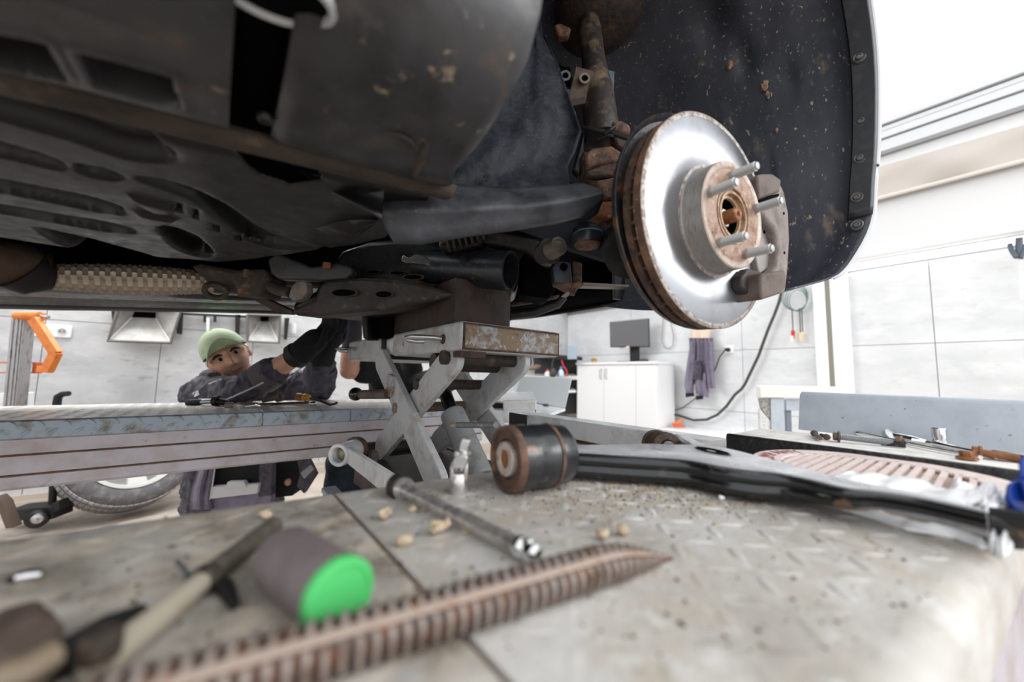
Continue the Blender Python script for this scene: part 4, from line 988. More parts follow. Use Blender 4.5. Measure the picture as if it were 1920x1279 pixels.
# ---- grey sleeve with green cap
Rg = .0166; gc = at(637, 1119, z=DK+Rg)
gx = (CR*.80-CF*.60-CU*.03); gx.z = 0; gx.normalize(); gc.z = DK+Rg+.0004
gs = thing('capped_sleeve', 'short grey cylinder with bright green end cap lying beside the seam', 'cylinder', gc-V((0, 0, Rg)))
M().lathe(gc, gx, [(-.062, Rg*.72), (-.0605, Rg*.9), (-.056, Rg*.98), (-.002, Rg*.985), (-.001, Rg*.9)], 40).build('sleeve', m_gcyl, gs)
M().lathe(gc, gx, [(-.004, Rg*.97), (-.003, Rg), (.001, Rg), (.0022, Rg*.96), (.0024, Rg*.80), (.0016, Rg*.76), (.0016, 0)], 40).build('end_cap', m_green, gs)
# ---- threaded puller at bottom left
t0 = at(514, 985, z=DK+.006); t1 = at(388, 1084, z=DK+.0075); t2 = at(178, 1252, z=DK+.0085)
pu = thing('threaded_puller', 'long threaded puller screw with cream shaft and rusty jaw at lower left', 'puller', t1-V((0, 0, .0075)))
L = (t1-t0).length; ax = (t1-t0).normalized()
prof = [(0, .0045)]; h = .001
while h < L: prof += [(h, .0064), (h+.0010, .0050), (h+.0020, .0050), (h+.0030, .0064)]; h += .0042
M().lathe(t0, ax, prof, 24).build('thread', m_olive, pu)
M().cyl(t1, t2, .0052, .0062, 24).build('shaft', m_cream, pu)
M().lathe(t1-ax*.004, ax, [(0, .0066), (.002, .0075), (.008, .0075), (.010, .006)], 6).build('nut', m_olive, pu, bevel=.0006)
M().cyl(at(332, 1056, z=DK+.006), at(352, 1082, z=DK+.006), .0020).build('cross_pin', m_steel, pu)
M().tube([at(405, 1090, z=DK+.004), at(424, 1102, z=DK+.004), at(432, 1120, z=DK+.003), at(440, 1134, z=DK+.003)], [.0040, .0040, .0032, .0024], 10).build('hook', m_blackm, pu)
jw = M()
q = [at(x, y, z=DK+.002) for x, y in [(0, 1190), (70, 1172), (90, 1190), (120, 1215), (100, 1290), (60, 1330), (-40, 1290), (-40, 1210)]]
jw.prism(q, (0, 0, .012)).jitter(.0015, 60).build('jaw', m_castb, pu, bevel=.004)
M().lathe(at(185, 1235, z=DK+.012), (0, 0, 1), [(0, .007), (.008, .007), (.010, .005)], 6).build('jaw_nut', m_brown, pu, bevel=.001)
M().tube([at(140, 1225, z=DK+.012), at(200, 1180, z=DK+.01), at(262, 1148, z=DK+.005)], [.0075, .006, .0035], 12).build('dark_spur', m_blackm, pu)
M().lathe(at(20, 1215, z=DK+.008), V((.2, .9, .1)), [(0, .007), (.014, .007), (.016, .005)], 6).build('bolt_head', m_castb, pu, bevel=.001)
M().tube([at(100, 1228, z=DK+.022), at(40, 1262, z=DK+.022), at(-40, 1290, z=DK+.022)], .0045, 10).build('arm_rod', mat('rod_khaki', (132, 118, 98), .5, layers=[((104, 84, 64), 14, .45, .65)]), pu)
cp = thing('shiny_clip', 'small shiny metal clip on the dirty plate near the left edge', 'clip', at(55, 1079, z=DK))
M().tube([at(30, 1083, z=DK+.003), at(55, 1078, z=DK+.003), at(82, 1075, z=DK+.003)], [.0024, .0030, .0024], 10).build('clip', m_chrome, cp)
M().ball(at(24, 1086, z=DK+.002), .0025, .0025, .002).build('tip', m_blackm, cp)

# ---- tools and bolts on the end block
zb2 = zb+.0009
def hexbolt(name, lab, p_head, p_end, rh, rs, mh, ms, flange=1.35, hl=None, cat='bolt', group=None):
    ax = (p_end-p_head).normalized(); L = (p_end-p_head).length; hl = hl or rh*1.1
    t = thing(name, lab, cat, p_head, group)
    M().lathe(p_head, ax, [(0, rh*.7), (0, rh), (hl*.7, rh)], 6).build('head', mh, t, bevel=rh*.08)
    M().lathe(p_head, ax, [(hl*.66, rh*1.0), (hl*.72, rh*flange), (hl, rh*flange), (hl, rs)], 24).build('flange', mh, t)
    if L > hl*1.3:
        prof = []; h = hl
        if ms is m_zinc or ms is m_steel:
            while h < L: prof += [(h, rs), (h+.0006, rs*.88), (h+.0012, rs)]; h += .0017
        else: prof = [(hl, rs), (L, rs)]
        M().lathe(p_head, ax, prof, 16).build('shank', ms, t)
    return t
g = V((0, 0, 0))
a_ = at(1535, 818, z=zb2+.003)
hexbolt('hex_bolt', 'left one of two small brown bolt heads on the white block', at(1526, 812, z=zb2+.0045), at(1538, 822, z=zb2+.0045), .0048, .003, m_castb, m_castb, 1.1)
hexbolt('hex_bolt', 'right one of two small brown bolt heads touching its neighbour', at(1552, 820, z=zb2+.0040), at(1540, 816, z=zb2+.0040), .0044, .003, m_castb, m_castb, 1.1)
lb_ = hexbolt('long_bolt', 'long flanged bolt with bright thread and black greasy tip', at(1562, 818, z=zb2+.0075), at(1690, 833, z=zb2+.0045), .0066, .0044, m_castb, m_zinc, 1.35, .008)
M().cyl(at(1652, 829, z=zb2+.0047), at(1698, 834, z=zb2+.0045), .0050, .0046, 14).jitter(.0008, 300).build('greasy_tip', m_blkedge, lb_)
# ratchets
rt = thing('ratchet', 'chrome ratchet handle with round head behind the long bolt', 'ratchet', at(1680, 820, z=zb2))
hc_ = at(1668, 818, z=zb2+.006)
tpn = V((-.45, -.62, .66)).normalized()
M().lathe(hc_+V((0, 0, -.002)), tpn, [(0, .010), (.001, .0115), (.008, .0115), (.009, .010)], 28).build('head', m_steel, rt)
M().ring(hc_+tpn*.0052-V((0, 0, .0)), tpn, .0035, .006, .0012, 24).build('dial', m_cast, rt)
M().cyl(hc_+tpn*.005, hc_+tpn*.0065, .0022, n=10).build('button', m_blackm, rt)
M().tube([hc_+V((0, -.008, 0)), at(1715, 826, z=zb2+.005), at(1740, 830, z=zb2+.004), at(1800, 842, z=zb2+.004), at(1870, 856, z=zb2+.004)], [.008, .0065, .004, .0038, .0042], 14).build('handle', m_chrome, rt)
rt2 = thing('ratchet', 'slim chrome ratchet lying behind the long bolt with its end toward the barrier', 'ratchet', at(1620, 818, z=zb2))
M().ball(at(1611, 812, z=zb2+.004), .006, .006, .004).build('head', m_chrome, rt2)
M().tube([at(1611, 812, z=zb2+.004), at(1660, 822, z=zb2+.003), at(1720, 835, z=zb2+.003), at(1800, 850, z=zb2+.003), at(1838, 858, z=zb2+.003)], [.0045, .003, .0026, .0026, .0026], 12).build('handle', m_chrome, rt2)
hexbolt('hex_bolt', 'brown rusty bolt head standing in front of the ratchet head', at(1680, 824, z=zb2+.0065), at(1696, 827, z=zb2+.0055), .0055, .003, mat('bolt_tan', (150, 122, 92), .6, layers=[((110, 84, 62), 60, .45, .65)]), m_castb, 1.2)
sp_ = at(1763, 838, z=zb2)
so = thing('deep_socket', 'shiny chrome socket standing upright on the white block', 'socket', sp_)
M().lathe(sp_, (0, 0, 1), [(0, .0060), (0, .0075), (.010, .0077), (.0105, .0070), (.0125, .0070), (.013, .0082), (.0265, .0082), (.0275, .0074), (.0275, .0055), (.015, .005)], 28).build('shell', m_chrome, so)
rbt = hexbolt('rusty_bolt', 'long rusty bolt with round head lying at the right of the block', at(1822, 846, z=zb2+.0075), at(1925, 862, z=zb2+.004), .0072, .0044, m_rusto, m_rusto, 1.15)
M().cyl(at(1862, 851, z=zb2+.0052), at(1930, 863, z=zb2+.004), .0050, .0052).jitter(.0004, 300).build('oily_shank', m_blkedge, rbt)
hexbolt('rusty_nut', 'rusty flanged hex nut in front of the long rusty bolt', at(1812, 846, z=zb2+.010), at(1812, 846, z=zb2+.010)-V((0, 0, .0096)), .0066, .004, m_rusto, m_rusto, 1.45, .0095, 'nut')

# ---- tools on the far runway beside the worker
def fz(x, y, dz=0): return at(x, y, z=DK+.0014+dz)
fd = lambda x, y, d=1.26: at(x, y, d=d)
t = thing('ratchet', 'ratchet with black grip lying by the worker left elbow on the far runway', 'ratchet', fd(385, 756, 1.22))
M().tube([fd(350, 757, 1.22), fd(356, 755, 1.22), fd(378, 754, 1.22)], [.007, .011, .0095], 12).build('grip', m_blackm, t)
M().cyl(fd(376, 754, 1.22), fd(404, 752, 1.22), .008, .009).build('shaft', m_steel, t)
M().cyl(fd(402, 752, 1.22), fd(410, 752, 1.22), .017).build('head', m_blackm, t)
M().cyl(fd(408, 753, 1.22), fd(430, 756, 1.22), .013, .008).build('drive', m_blackm, t)
t = thing('impact_socket', 'small brown socket standing on the far runway edge below the sleeve', 'socket', fd(427, 764, 1.19))
M().cyl(fd(422, 761, 1.17), fd(437, 760, 1.18), .0105, n=20).build('socket', mat('socket_tan', (146, 134, 124), .5, .3), t)
t = thing('combination_wrench', 'bright chrome wrench lying along the far runway edge', 'wrench', fd(540, 762, 1.22))
M().tube([fd(462, 762, 1.17), fd(480, 760, 1.17), fd(486, 761, 1.18)], [.006, .009, .006], 10).build('ring_end', m_chrome, t)
M().tube([fd(488, 759, 1.2), fd(545, 757, 1.23), fd(580, 756, 1.25)], [.0055, .006, .006], 10).build('shank', m_chrome, t)
M().ball(fd(587, 757, 1.24), .014, .010, .008).build('open_end', m_chrome, t)
t = thing('flange_bolt', 'long dark bolt lying behind the wrench on the far runway', 'bolt', fd(510, 748, 1.3))
M().cyl(fd(493, 751, 1.32), fd(520, 746, 1.32), .0085).build('shank', m_castb, t)
M().cyl(fd(519, 746, 1.32), fd(527, 744, 1.32), .0165, n=20).build('flange', m_castb, t)
M().cyl(fd(526, 744, 1.32), fd(531, 743, 1.32), .011, n=6).build('head', m_castb, t)
t = thing('screwdriver', 'screwdriver with brown and amber handle and bent blade on the far runway', 'screwdriver', fd(580, 748, 1.32))
M().lathe(fd(556, 744, 1.33), (fd(585, 747, 1.31)-fd(556, 744, 1.33)), [(0, .010), (.004, .0145), (.022, .0145), (.03, .0125)], 8).build('handle', mat('handle_brown', (140, 96, 44), .4), t, bevel=.001)
M().lathe(fd(570, 745.5, 1.32), (fd(600, 748, 1.30)-fd(570, 745.5, 1.32)), [(0, .0135), (.010, .0145), (.014, .009), (.020, .013), (.024, .010)], 8).build('ferrule', m_yellow, t, bevel=.001)
M().tube([fd(582, 747, 1.31), fd(604, 753, 1.28), fd(618, 759, 1.25), fd(626, 758, 1.26), fd(632, 755, 1.27)], .0042, 8).build('blade', m_blackm, t)

# ================================================================== THE CAR (front to the right, nose raised by the jack)
car = thing('car', 'silver car raised on the jack, seen from below with its front wheel removed', 'car', (.3, 1.0, 0))
zu = lambda u: CAMZ+.203+.098*u                      # underside level, nose up
def P4(name, px, d, depth, mt, bevel=.004, par=None, seg=2, jit=0):
    """a solid part whose visible outline was measured at distance d"""
    ps = [at(x, y, d=(d[i] if isinstance(d, (list, tuple)) else d)) for i, (x, y) in enumerate(px)]
    m_ = M().prism(ps, CF*depth)
    if jit: m_.jitter(jit, 40)
    return m_.build(name, mt, par or car, bevel=bevel, seg=seg)
def atp(x, y, p, n): q = ray(x, y); return CPOS+q*((V(p)-CPOS).dot(n)/q.dot(n))
# ---- sill / arch-end cover, nearest the camera
prof = [(.385, .000), (.372, -.006), (.33, -.009), (.29, -.006), (.26, .002), (.235, .012), (.215, .026), (.20, .055), (.188, .11), (.178, .22), (.17, .42)]
def sill(u0, u1, name, mt, n=24, edge=None):
    rows = []
    for i in range(n+1):
        row = []
        for k, (v, dz) in enumerate(prof):
            ue = u1
            if edge: ue = u1+edge(v)
            u = u0+(ue-u0)*i/n
            z = zu(u)+dz
            if i == 0 or i == n: z += .004
            row.append(V((u, v+.0015*noise.noise(V((u*9, v*14, 1))), z+.0012*noise.noise(V((u*14, v*20, 3))))))
        rows.append(row)
    for r in (list(rows[0]), list(rows[-1])):
        pass
    rows = [[p+V((0, 0, .012)) for p in rows[0]]]+rows+[[p+V((-.002, 0, .014)) for p in rows[-1]]]
    return M().grid(rows).build(name, mt, car, smooth=60, solid=.003)
sill(.022, .178, 'sill_cover', m_sill, edge=lambda v: .018 if v > .36 else -.004*max(0, (.3-v)/.1))
# left cover with its two jacking slots cut through
def profz(v):
    for (v0, d0), (v1, d1) in zip(prof, prof[1:]):
        if v1 <= v <= v0: return d0+(d1-d0)*(v0-v)/(v0-v1)
    return 0
def sillp(x, y):
    p = at(x, y, z=CAMZ+.2)
    for _ in range(6): p = at(x, y, z=zu(p.x)+profz(max(.2, p.y)))
    return p
def sgn(p, poly):
    best = 1e9; ins = False; n = len(poly)
    for i in range(n):
        a, b = poly[i], poly[(i+1) % n]; ab = b-a; t = max(0, min(1, (p-a).dot(ab)/max(1e-12, ab.length_squared))); best = min(best, (p-a-ab*t).length)
        if (a.y > p.y) != (b.y > p.y) and p.x < (b.x-a.x)*(p.y-a.y)/(b.y-a.y)+a.x: ins = not ins
    return best if ins else -best
slots = [[V((q.x, q.y)) for q in (sillp(x, y) for x, y in px)] for px in ([(152, 100), (318, 144), (336, 200), (181, 160)], [(-40, 56), (84, 82), (122, 148), (0, 124), (-40, 114)])]
us_ = [-1.2+.05*i for i in range(20)]+[-.20+.002*i for i in range(97)]
vs_ = [.385-.0022*i for i in range(60)]+[.24, .225, .215, .20, .188, .178, .17]
rows = []
for u in us_:
    row = []
    for v in vs_:
        p = V((u, v)); rim = max(sgn(p, q) for q in slots)
        lip = .002*math.exp(-((rim+.004)/.003)**2) if rim < 0 else 0
        dep = .030*max(0, min(1, (rim+.0006)/.0016))
        row.append(V((u, v, zu(u)+profz(v)-lip+dep)))
    rows.append(row)
lm = M().grid(rows)
inside = lambda f: min(max(sgn(V((lm.v[i].x, lm.v[i].y)), q) for q in slots) for i in f) > .0006
sl_f = [f for f in lm.f if inside(f)]
lv = list(lm.v)
lm.f = [f for f in lm.f if not inside(f)]
lm.build('sill_cover', m_sill, car, smooth=40)
for q in slots:
    c = sum(q, V((0, 0)))/len(q)
    M().prism([V((c.x+(p.x-c.x)*1.1, c.y+(p.y-c.y)*1.1, zu(p.x)+.020)) for p in q], (0, 0, .004)).build('jacking_slot', m_void, car, smooth=0)
# groove between both covers: deeper dark channel
M().grid([[V((u, v, zu(u)+dz+.022)) for v, dz in prof] for u in (-.012, .026)]).build('cover_gap', m_void, car, solid=.002)
# silver-edged recess high on the cover
rc = at(515, -8, z=zu(.06)-.002)
M().lathe(rc+V((0, 0, .004)), (.15, .3, -1), [(0, .0300), (.004, .031), (.005, .0275), (.0, .0265)], 40, closed=True).build('recess_rim', m_car, car)
M().lathe(rc+V((0, 0, .012)), (.15, .3, -1), [(0, .0), (.009, .0265)], 40).build('recess', m_void, car)
def plug(x, y, r, name='push_plug', mt=m_black, z=0):
    p = at(x, y, z=zu(at(x, y, z=zu(.1)).x)-.007+z)
    M().lathe(p+V((0, 0, .004)), (0, .12, -1), [(0, r), (.003, r), (.005, r*.8), (.005, r*.62), (.003, r*.55), (.003, 0)], 26).build(name, mt, car)
plug(497, 226, .0062); plug(742, 263, .0085, 'fixing_screw', m_brown)
pz = at(742, 270, z=zu(.1)-.008)
M().lathe(pz+V((0, 0, .002)), (0, .1, -1), [(0, .0175), (.0015, .0185), (.003, .017), (.001, .0145)], 30).build('screw_recess', mat('recess_dusty', (52, 46, 42), .6), car)
M().tube([at(800, 265, z=zu(.15)-.010), at(790, 300, z=zu(.15)-.012), at(778, 328, z=zu(.15)-.008)], [.003, .005, .003], 8).build('cover_rib', m_brown, car)
# dusty weld flange between cover and undertray
fl = M()
rows = []
for i in range(40):
    u = -1.1+1.31*i/39
    e = .002*noise.noise(V((u*20, 0, 5)))
    rows.append([V((u, .384, zu(u)+.004)), V((u, .390, zu(u)-.004)), V((u, .402+e, zu(u)-.006)), V((u, .412+e, zu(u)-.003)), V((u, .422, zu(u)+.012))])
fl.grid(rows).build('weld_flange', m_brown, car, smooth=50, solid=.002)
q = [at(x, y, z=zu(.03)-.0095) for x, y in [(285, 224), (300, 222), (372, 246), (376, 253), (360, 256), (296, 238)]]
M().prism(q, (0, 0, .0012)).build('flange_slot', m_void, car, smooth=0)
P4('clay_lump', [(710, 330), (722, 318), (742, 316), (760, 320), (752, 338), (735, 350), (715, 345)], .46, .02, m_mud, .004, jit=.003)
# ---- undertray: moulded black plastic with grooves and pockets
def uvz(x, y): 
    p = at(x, y, z=CAMZ+.2)
    for _ in range(4): p = at(x, y, z=zu(p.x))
    return p
def poly_uv(px, surf=None): return [V((p.x, p.y)) for p in ((surf or uvz)(x, y) for x, y in px)]
def signed(p, poly):
    """distance from p to the outline, positive inside"""
    best = 1e9; ins = False; n = len(poly)
    for i in range(n):
        a, b = poly[i], poly[(i+1) % n]
        ab = b-a; t = max(0, min(1, (p-a).dot(ab)/max(1e-12, ab.length_squared))); best = min(best, (p-a-ab*t).length)
        if (a.y > p.y) != (b.y > p.y) and p.x < (b.x-a.x)*(p.y-a.y)/(b.y-a.y)+a.x: ins = not ins
    return best if ins else -best
class Feat:
    def __init__(s, px, depth, wall):
        s.p = poly_uv(px)
        for _ in range(2 if depth > .012 else 0): s.p = [q for a, b in zip(s.p, s.p[1:]+s.p[:1]) for q in (a.lerp(b, .25), a.lerp(b, .75))]
        s.d = depth; s.w = wall; xs = [q.x for q in s.p]; ys = [q.y for q in s.p]; s.bb = (min(xs)-.02, max(xs)+.02, min(ys)-.02, max(ys)+.02)
    def h(s, p):
        if not (s.bb[0] < p.x < s.bb[1] and s.bb[2] < p.y < s.bb[3]): return 0
        t = max(0, min(1, (signed(p, s.p)+s.w*.35)/s.w)); return s.d*t*t*(3-2*t)
feats = [Feat(px, d, wl_) for px, d, wl_ in (
    ([(-60, 318), (0, 326), (220, 371), (238, 396), (195, 393), (0, 351), (-60, 340)], .026, .008),
    ([(-60, 367), (0, 376), (246, 420), (258, 438), (214, 435), (0, 398), (-60, 388)], .026, .008),
    ([(-60, 250), (0, 262), (110, 294), (125, 318), (0, 287), (-60, 274)], .022, .008),
    ([(139, 300), (240, 326), (214, 335), (146, 319)], .016, .007),
    ([(290, 420), (324, 417), (369, 440), (404, 477), (382, 485), (330, 469)], .030, .010),
    ([(58, 424), (91, 427), (298, 484), (335, 498), (272, 501), (123, 465), (80, 442)], .026, .010),
    ([(236, 325), (343, 341), (428, 379), (492, 428), (560, 450), (630, 463), (560, 468), (480, 459), (430, 420), (380, 376), (330, 354)], .024, .012),
    ([(-60, 140), (190, 196), (280, 250), (345, 305), (240, 298), (140, 262), (0, 221), (-60, 205)], .016, .014),
    ([(330, 372), (342, 374), (342, 392), (330, 389)], .008, .004), ([(362, 384), (374, 387), (374, 404), (362, 400)], .008, .004),
    ([(398, 412), (412, 416), (412, 430), (398, 426)], .008, .004), ([(440, 436), (454, 439), (454, 450), (440, 447)], .008, .004), ([(474, 440), (488, 443), (488, 453), (474, 450)], .008, .004),
    ([(240, 355), (330, 378), (325, 388), (290, 385), (262, 372)], -.007, .008), ([(252, 385), (335, 402), (300, 412), (275, 402)], -.007, .008))]
void_ = poly_uv([(434, 284), (505, 284), (593, 316), (602, 337), (538, 344), (480, 325)])
vbb = (min(q.x for q in void_), max(q.x for q in void_), min(q.y for q in void_), max(q.y for q in void_))
rows = []
ulist = [-1.15+.05*i for i in range(14)]+[-.45+.0030*i for i in range(216)]
for u in ulist:
    row = []
    vf = .90 if u < -.02 else .90-(.90-.60)*((u+.02)/.215)**1.3
    if u < -.18: vf = .90-.05*min(1, (-.18-u)/.1)
    for k in range(151):
        t = k/150; v = .425+(vf-.425)*t; p2 = V((u, v))
        h = max([f.h(p2) for f in feats if f.d > 0]+[0])+min([f.h(p2) for f in feats if f.d < 0]+[0])
        e = min(t, 1-t)*(vf-.425)
        if e < .012: h += .010*(1-e/.012)**2
        row.append(V((u, v, zu(u)+.002+h+.0012*noise.noise(V((u*24, v*24, 0)))-.006*math.exp(-((v-.62)/.12)**2))))
    rows.append(row)
um = M().grid(rows)
um.f = [f for f in um.f if not (vbb[0] < um.v[f[0]].x < vbb[1] and vbb[2] < um.v[f[0]].y < vbb[3] and signed(V((um.v[f[0]].x, um.v[f[0]].y)), void_) > 0)]
um.build('undertray', m_tray, car, smooth=60, solid=.003)
for i, (x, y) in enumerate([(352, 385), (408, 420), (446, 437), (478, 448)]):
    p = uvz(x, y); M().lathe(p+V((0, 0, .004)), (0, 0, -1), [(0, .0085), (.004, .0085), (.005, .007), (.003, .005), (.003, 0)], 20).build('tray_boss', m_tray, car)
# deflector flap hanging beside the tray
rows = []
L1 = [(540, 300), (600, 312), (660, 325), (722, 338)]; L2 = [(575, 330), (625, 362), (680, 390), (716, 412)]
rr = []
for t in range(7):
    s = t/6
    rr.append([at(a[0]+(b[0]-a[0])*s, a[1]+(b[1]-a[1])*s, d=.44+.01*math.sin(s*PI)) for a, b in zip(L1, L2)])
M().grid(rr).build('deflector_flap', m_tray, car, solid=.003, smooth=60)
rr = []
L1 = [(560, 330), (620, 345), (670, 375), (712, 408)]; L2 = [(575, 420), (620, 440), (660, 452), (700, 420)]
for t in range(7):
    s = t/6; rr.append([at(a[0]+(b[0]-a[0])*s, a[1]+(b[1]-a[1])*s, d=.545-.02*math.sin(s*PI)) for a, b in zip(L1, L2)])
M().grid(rr).build('tray_corner', m_tray, car, solid=.003, smooth=60)
# ---- floor pan and dark engine bay roof above everything
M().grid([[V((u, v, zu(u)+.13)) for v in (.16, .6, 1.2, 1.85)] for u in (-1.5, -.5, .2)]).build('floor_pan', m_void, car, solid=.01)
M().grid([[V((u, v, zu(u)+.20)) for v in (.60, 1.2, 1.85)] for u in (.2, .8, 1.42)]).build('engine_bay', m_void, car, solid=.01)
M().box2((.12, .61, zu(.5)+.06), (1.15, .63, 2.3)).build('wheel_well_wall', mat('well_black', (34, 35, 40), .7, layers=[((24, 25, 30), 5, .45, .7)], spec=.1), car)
# ---- far floor panels
def farpanel(u0, u1, v0, v1, name, zz, ribs):
    rows = []
    for i in range(71):
        u = u0+(u1-u0)*i/70; row = []
        for k in range(31):
            v = v0+(v1-v0)*k/30; h = 0
            for (ra, rb_, rv, wd, hh) in ribs:
                if ra-.05 < u < rb_+.05:
                    d_ = max(abs(v-rv)/wd, max(ra-u, u-rb_, 0)/.05)
                    if d_ < 1: h += hh*(.5+.5*math.cos(PI*d_))
            e = min(k, 30-k)
            if e == 0: h += .012
            row.append(V((u, v, zz(u)+h)))
        rows.append(row)
    return M().grid(rows).build(name, m_tray, car, smooth=60, solid=.004)
zf = lambda u: CAMZ+.238+.098*u
farpanel(-1.6, .62, 1.25, 1.86, 'floor_panel', zf, [(-.9, -.35, 1.36, .05, .02), (-.3, .15, 1.40, .05, .02), (-.8, -.2, 1.52, .05, .02), (-.1, .4, 1.55, .05, .02), (-1.2, .5, 1.72, .04, .015), (-.6, .3, 1.80, .03, -.008)])
rows = []
for i in range(30):
    u = -1.6+2.25*i/29; e = .004*noise.noise(V((u*12, 2, 0)))
    rows.append([V((u, 1.84, zf(u)-.002)), V((u, 1.85, zf(u)-.012+e)), V((u, 1.875, zf(u)-.014+e)), V((u, 1.885, zf(u)+.03)), V((u, 1.89, zf(u)+.35))])
M().grid(rows).build('far_sill', m_black, car, smooth=50, solid=.004)
# ---- exhaust
ea, eb_ = at(-60, 488, v=1.06), at(48, 496, v=1.08)
M().tube([ea+(ea-eb_)*2, ea, eb_, at(75, 505, v=1.09)], [.04, .04, .038, .034], 24).build('exhaust_pipe', m_exh, car)
M().tube([at(40, 500, v=1.08), at(62, 512, v=1.09), at(95, 516, v=1.1)], [.047, .043, .030], 24).build('heat_cone', mat('heat_black', (26, 22, 20), .6), car)
fa, fb = at(95, 519, v=1.1), at(400, 530, v=1.10)
n_ = 60
ax = (fb-fa).normalized(); _, a_, b_ = M().frame(ax); fm = M(); vs = []; fs = []
NL, NR = 96, 20
for i in range(NL+1):
    for k in range(NR):
        t = 2*PI*k/NR; h = (fb-fa).length*i/NL
        r = (.020+.010*math.sin(PI*i/NL*.8+.3))*(1+.09*math.sin(i*1.05)*math.cos(k*PI*1.0))
        vs.append(fa+ax*h+a_*(r*math.cos(t))+b_*(r*math.sin(t)))
for i in range(NL):
    for k in range(NR): fs.append((i*NR+k, i*NR+(k+1) % NR, (i+1)*NR+(k+1) % NR, (i+1)*NR+k))
fm.add(vs, fs).build('flex_pipe', m_flex, car, smooth=25)
P4('exhaust_bracket', [(308, 505), (325, 500), (332, 520), (322, 528), (306, 522)], .82, .03, m_exh)
P4('exhaust_cone', [(352, 498), (372, 493), (440, 505), (495, 502), (500, 520), (486, 556), (455, 556), (420, 545), (395, 540), (372, 516)], .80, .08, m_brown, .010, seg=3)
M().ring(at(405, 543, d=.79), CR*.3-CF*.6-CU*.7, .014, .023, .010, 28).build('pipe_ring', m_brown, car, bevel=.001)
for (x, y) in ((462, 512), (452, 548)): M().cyl(at(x, y-7, d=.775), at(x, y+8, d=.775), .0055, .0075, 6).build('bolt', m_rust, car, bevel=.001)
P4('clamp', [(545, 535), (556, 526), (572, 526), (575, 545), (566, 560), (548, 566), (540, 556)], .78, .03, m_cast, .004)
M().tube([at(500, 535, d=.82), at(525, 545, d=.82), at(545, 548, d=.80)], .012, 12).build('heat_tube', m_brown, car)
P4('strap_plate', [(470, 560), (490, 556), (552, 584), (545, 590), (520, 588)], .86, .02, m_brown, .003)
# ---- subframe and engine parts seen from below
P4('subframe', [(640, 470), (690, 452), (760, 445), (830, 455), (900, 468), (960, 480), (975, 505), (965, 538), (930, 550), (860, 545), (800, 562), (700, 586), (600, 590), (545, 586), (548, 566), (590, 545), (600, 525)], .88, .32, mat('subframe_paint', (36, 37, 41), .38, layers=[((20, 20, 22), 8, .45, .65), ((106, 74, 52), 13, .62, .7), ((72, 66, 60), 30, .6, .72)], bump=.12), .016, seg=3)
ta, tb2 = at(790, 500, d=.90), at(958, 508, d=.80)
ax = (tb2-ta).normalized()
M().lathe(ta, ax, [(0, .040), ((tb2-ta).length, .043), ((tb2-ta).length, .037), (.04, .035)], 36).build('subframe_tube', mat('tube_paint', (40, 43, 50), .35, layers=[((24, 25, 28), 10, .45, .65), ((120, 82, 52), 16, .64, .7), ((86, 84, 82), 34, .6, .7)], bump=.1), car)
M().cyl(ta+ax*.05, ta+ax*.052, .034).build('tube_bore', m_void, car)
P4('lower_arm', [(500, 486), (518, 474), (545, 484), (582, 500), (636, 492), (658, 500), (660, 512), (648, 522), (600, 526), (520, 523), (506, 512)], .80, .035, mat('arm_grey', (72, 72, 74), .45, layers=[((52, 50, 50), 12, .45, .65), ((112, 80, 60), 14, .63, .7)]), .006, seg=3)
M().box(at(612, 498, d=.79), (.014, .014, .012)).build('bolt', m_rusto, car, bevel=.001)
pn = P4('cross_member', [(596, 536), (612, 524), (680, 520), (760, 525), (840, 545), (868, 553), (800, 566), (730, 580), (600, 592), (552, 592), (545, 580), (588, 562)], .80, .10, mat('pan_dusty', (58, 50, 44), .55, layers=[((34, 31, 30), 10, .42, .62), ((104, 88, 74), 20, .58, .74)], bump=.12), .010, seg=3)
for (x, y, rx, ry, d_) in ((645, 549, 24, 7, .795), (720, 552, 16, 6, .795), (700, 510, 14, 3, .87), (775, 520, 18, 5, .795), (745, 512, 14, 3, .87)):
    c = at(x, y, d=d_-.004); n = 24
    o_ = M().grid([[c+CR*(rx*s*d_/FP*math.cos(2*PI*k/n))+CU*(ry*s*d_/FP*math.sin(2*PI*k/n))-CF*h for k in range(n+1)] for s, h in ((1.15, 0), (1.1, .003), (.95, .003), (.85, -.002))])
    o_.build('hole_rim', m_brown, car, smooth=60)
    M().prism([c+CR*(rx*.9*d_/FP*math.cos(2*PI*k/n))+CU*(ry*.9*d_/FP*math.sin(2*PI*k/n))-CF*.0008 for k in range(n)], CF*.001).build('hole', m_void, car, smooth=0)
P4('metal_clip', [(752, 488), (756, 478), (766, 484), (780, 477), (797, 480), (808, 492), (806, 499), (795, 495), (757, 492)], .84, .012, m_steel, .001)
P4('gearbox_housing', [(684, 580), (738, 576), (738, 636), (690, 634), (676, 600)], 1.05, .16, m_void, .01)
P4('gearbox_rib', [(676, 582), (688, 582), (690, 640), (680, 634)], 1.02, .10, mat('rib_dark', (34, 28, 26), .6), .004)
P4('bellows', [(820, 450), (860, 438), (908, 432), (912, 448), (900, 462), (850, 470), (822, 468)], .80, .06, m_rubber, .012, seg=3)
for k in range(7): M().ring(at(838+k*11, 455-k*2.6, d=.79), CR-CU*-.2, .012, .021-.0006*k, .005, 20).build('bellows_fold', m_brown, car)
P4('engine_block_part', [(975, 478), (1000, 470), (1042, 480), (1046, 540), (1030, 560), (975, 552)], .86, .2, m_void, .012)
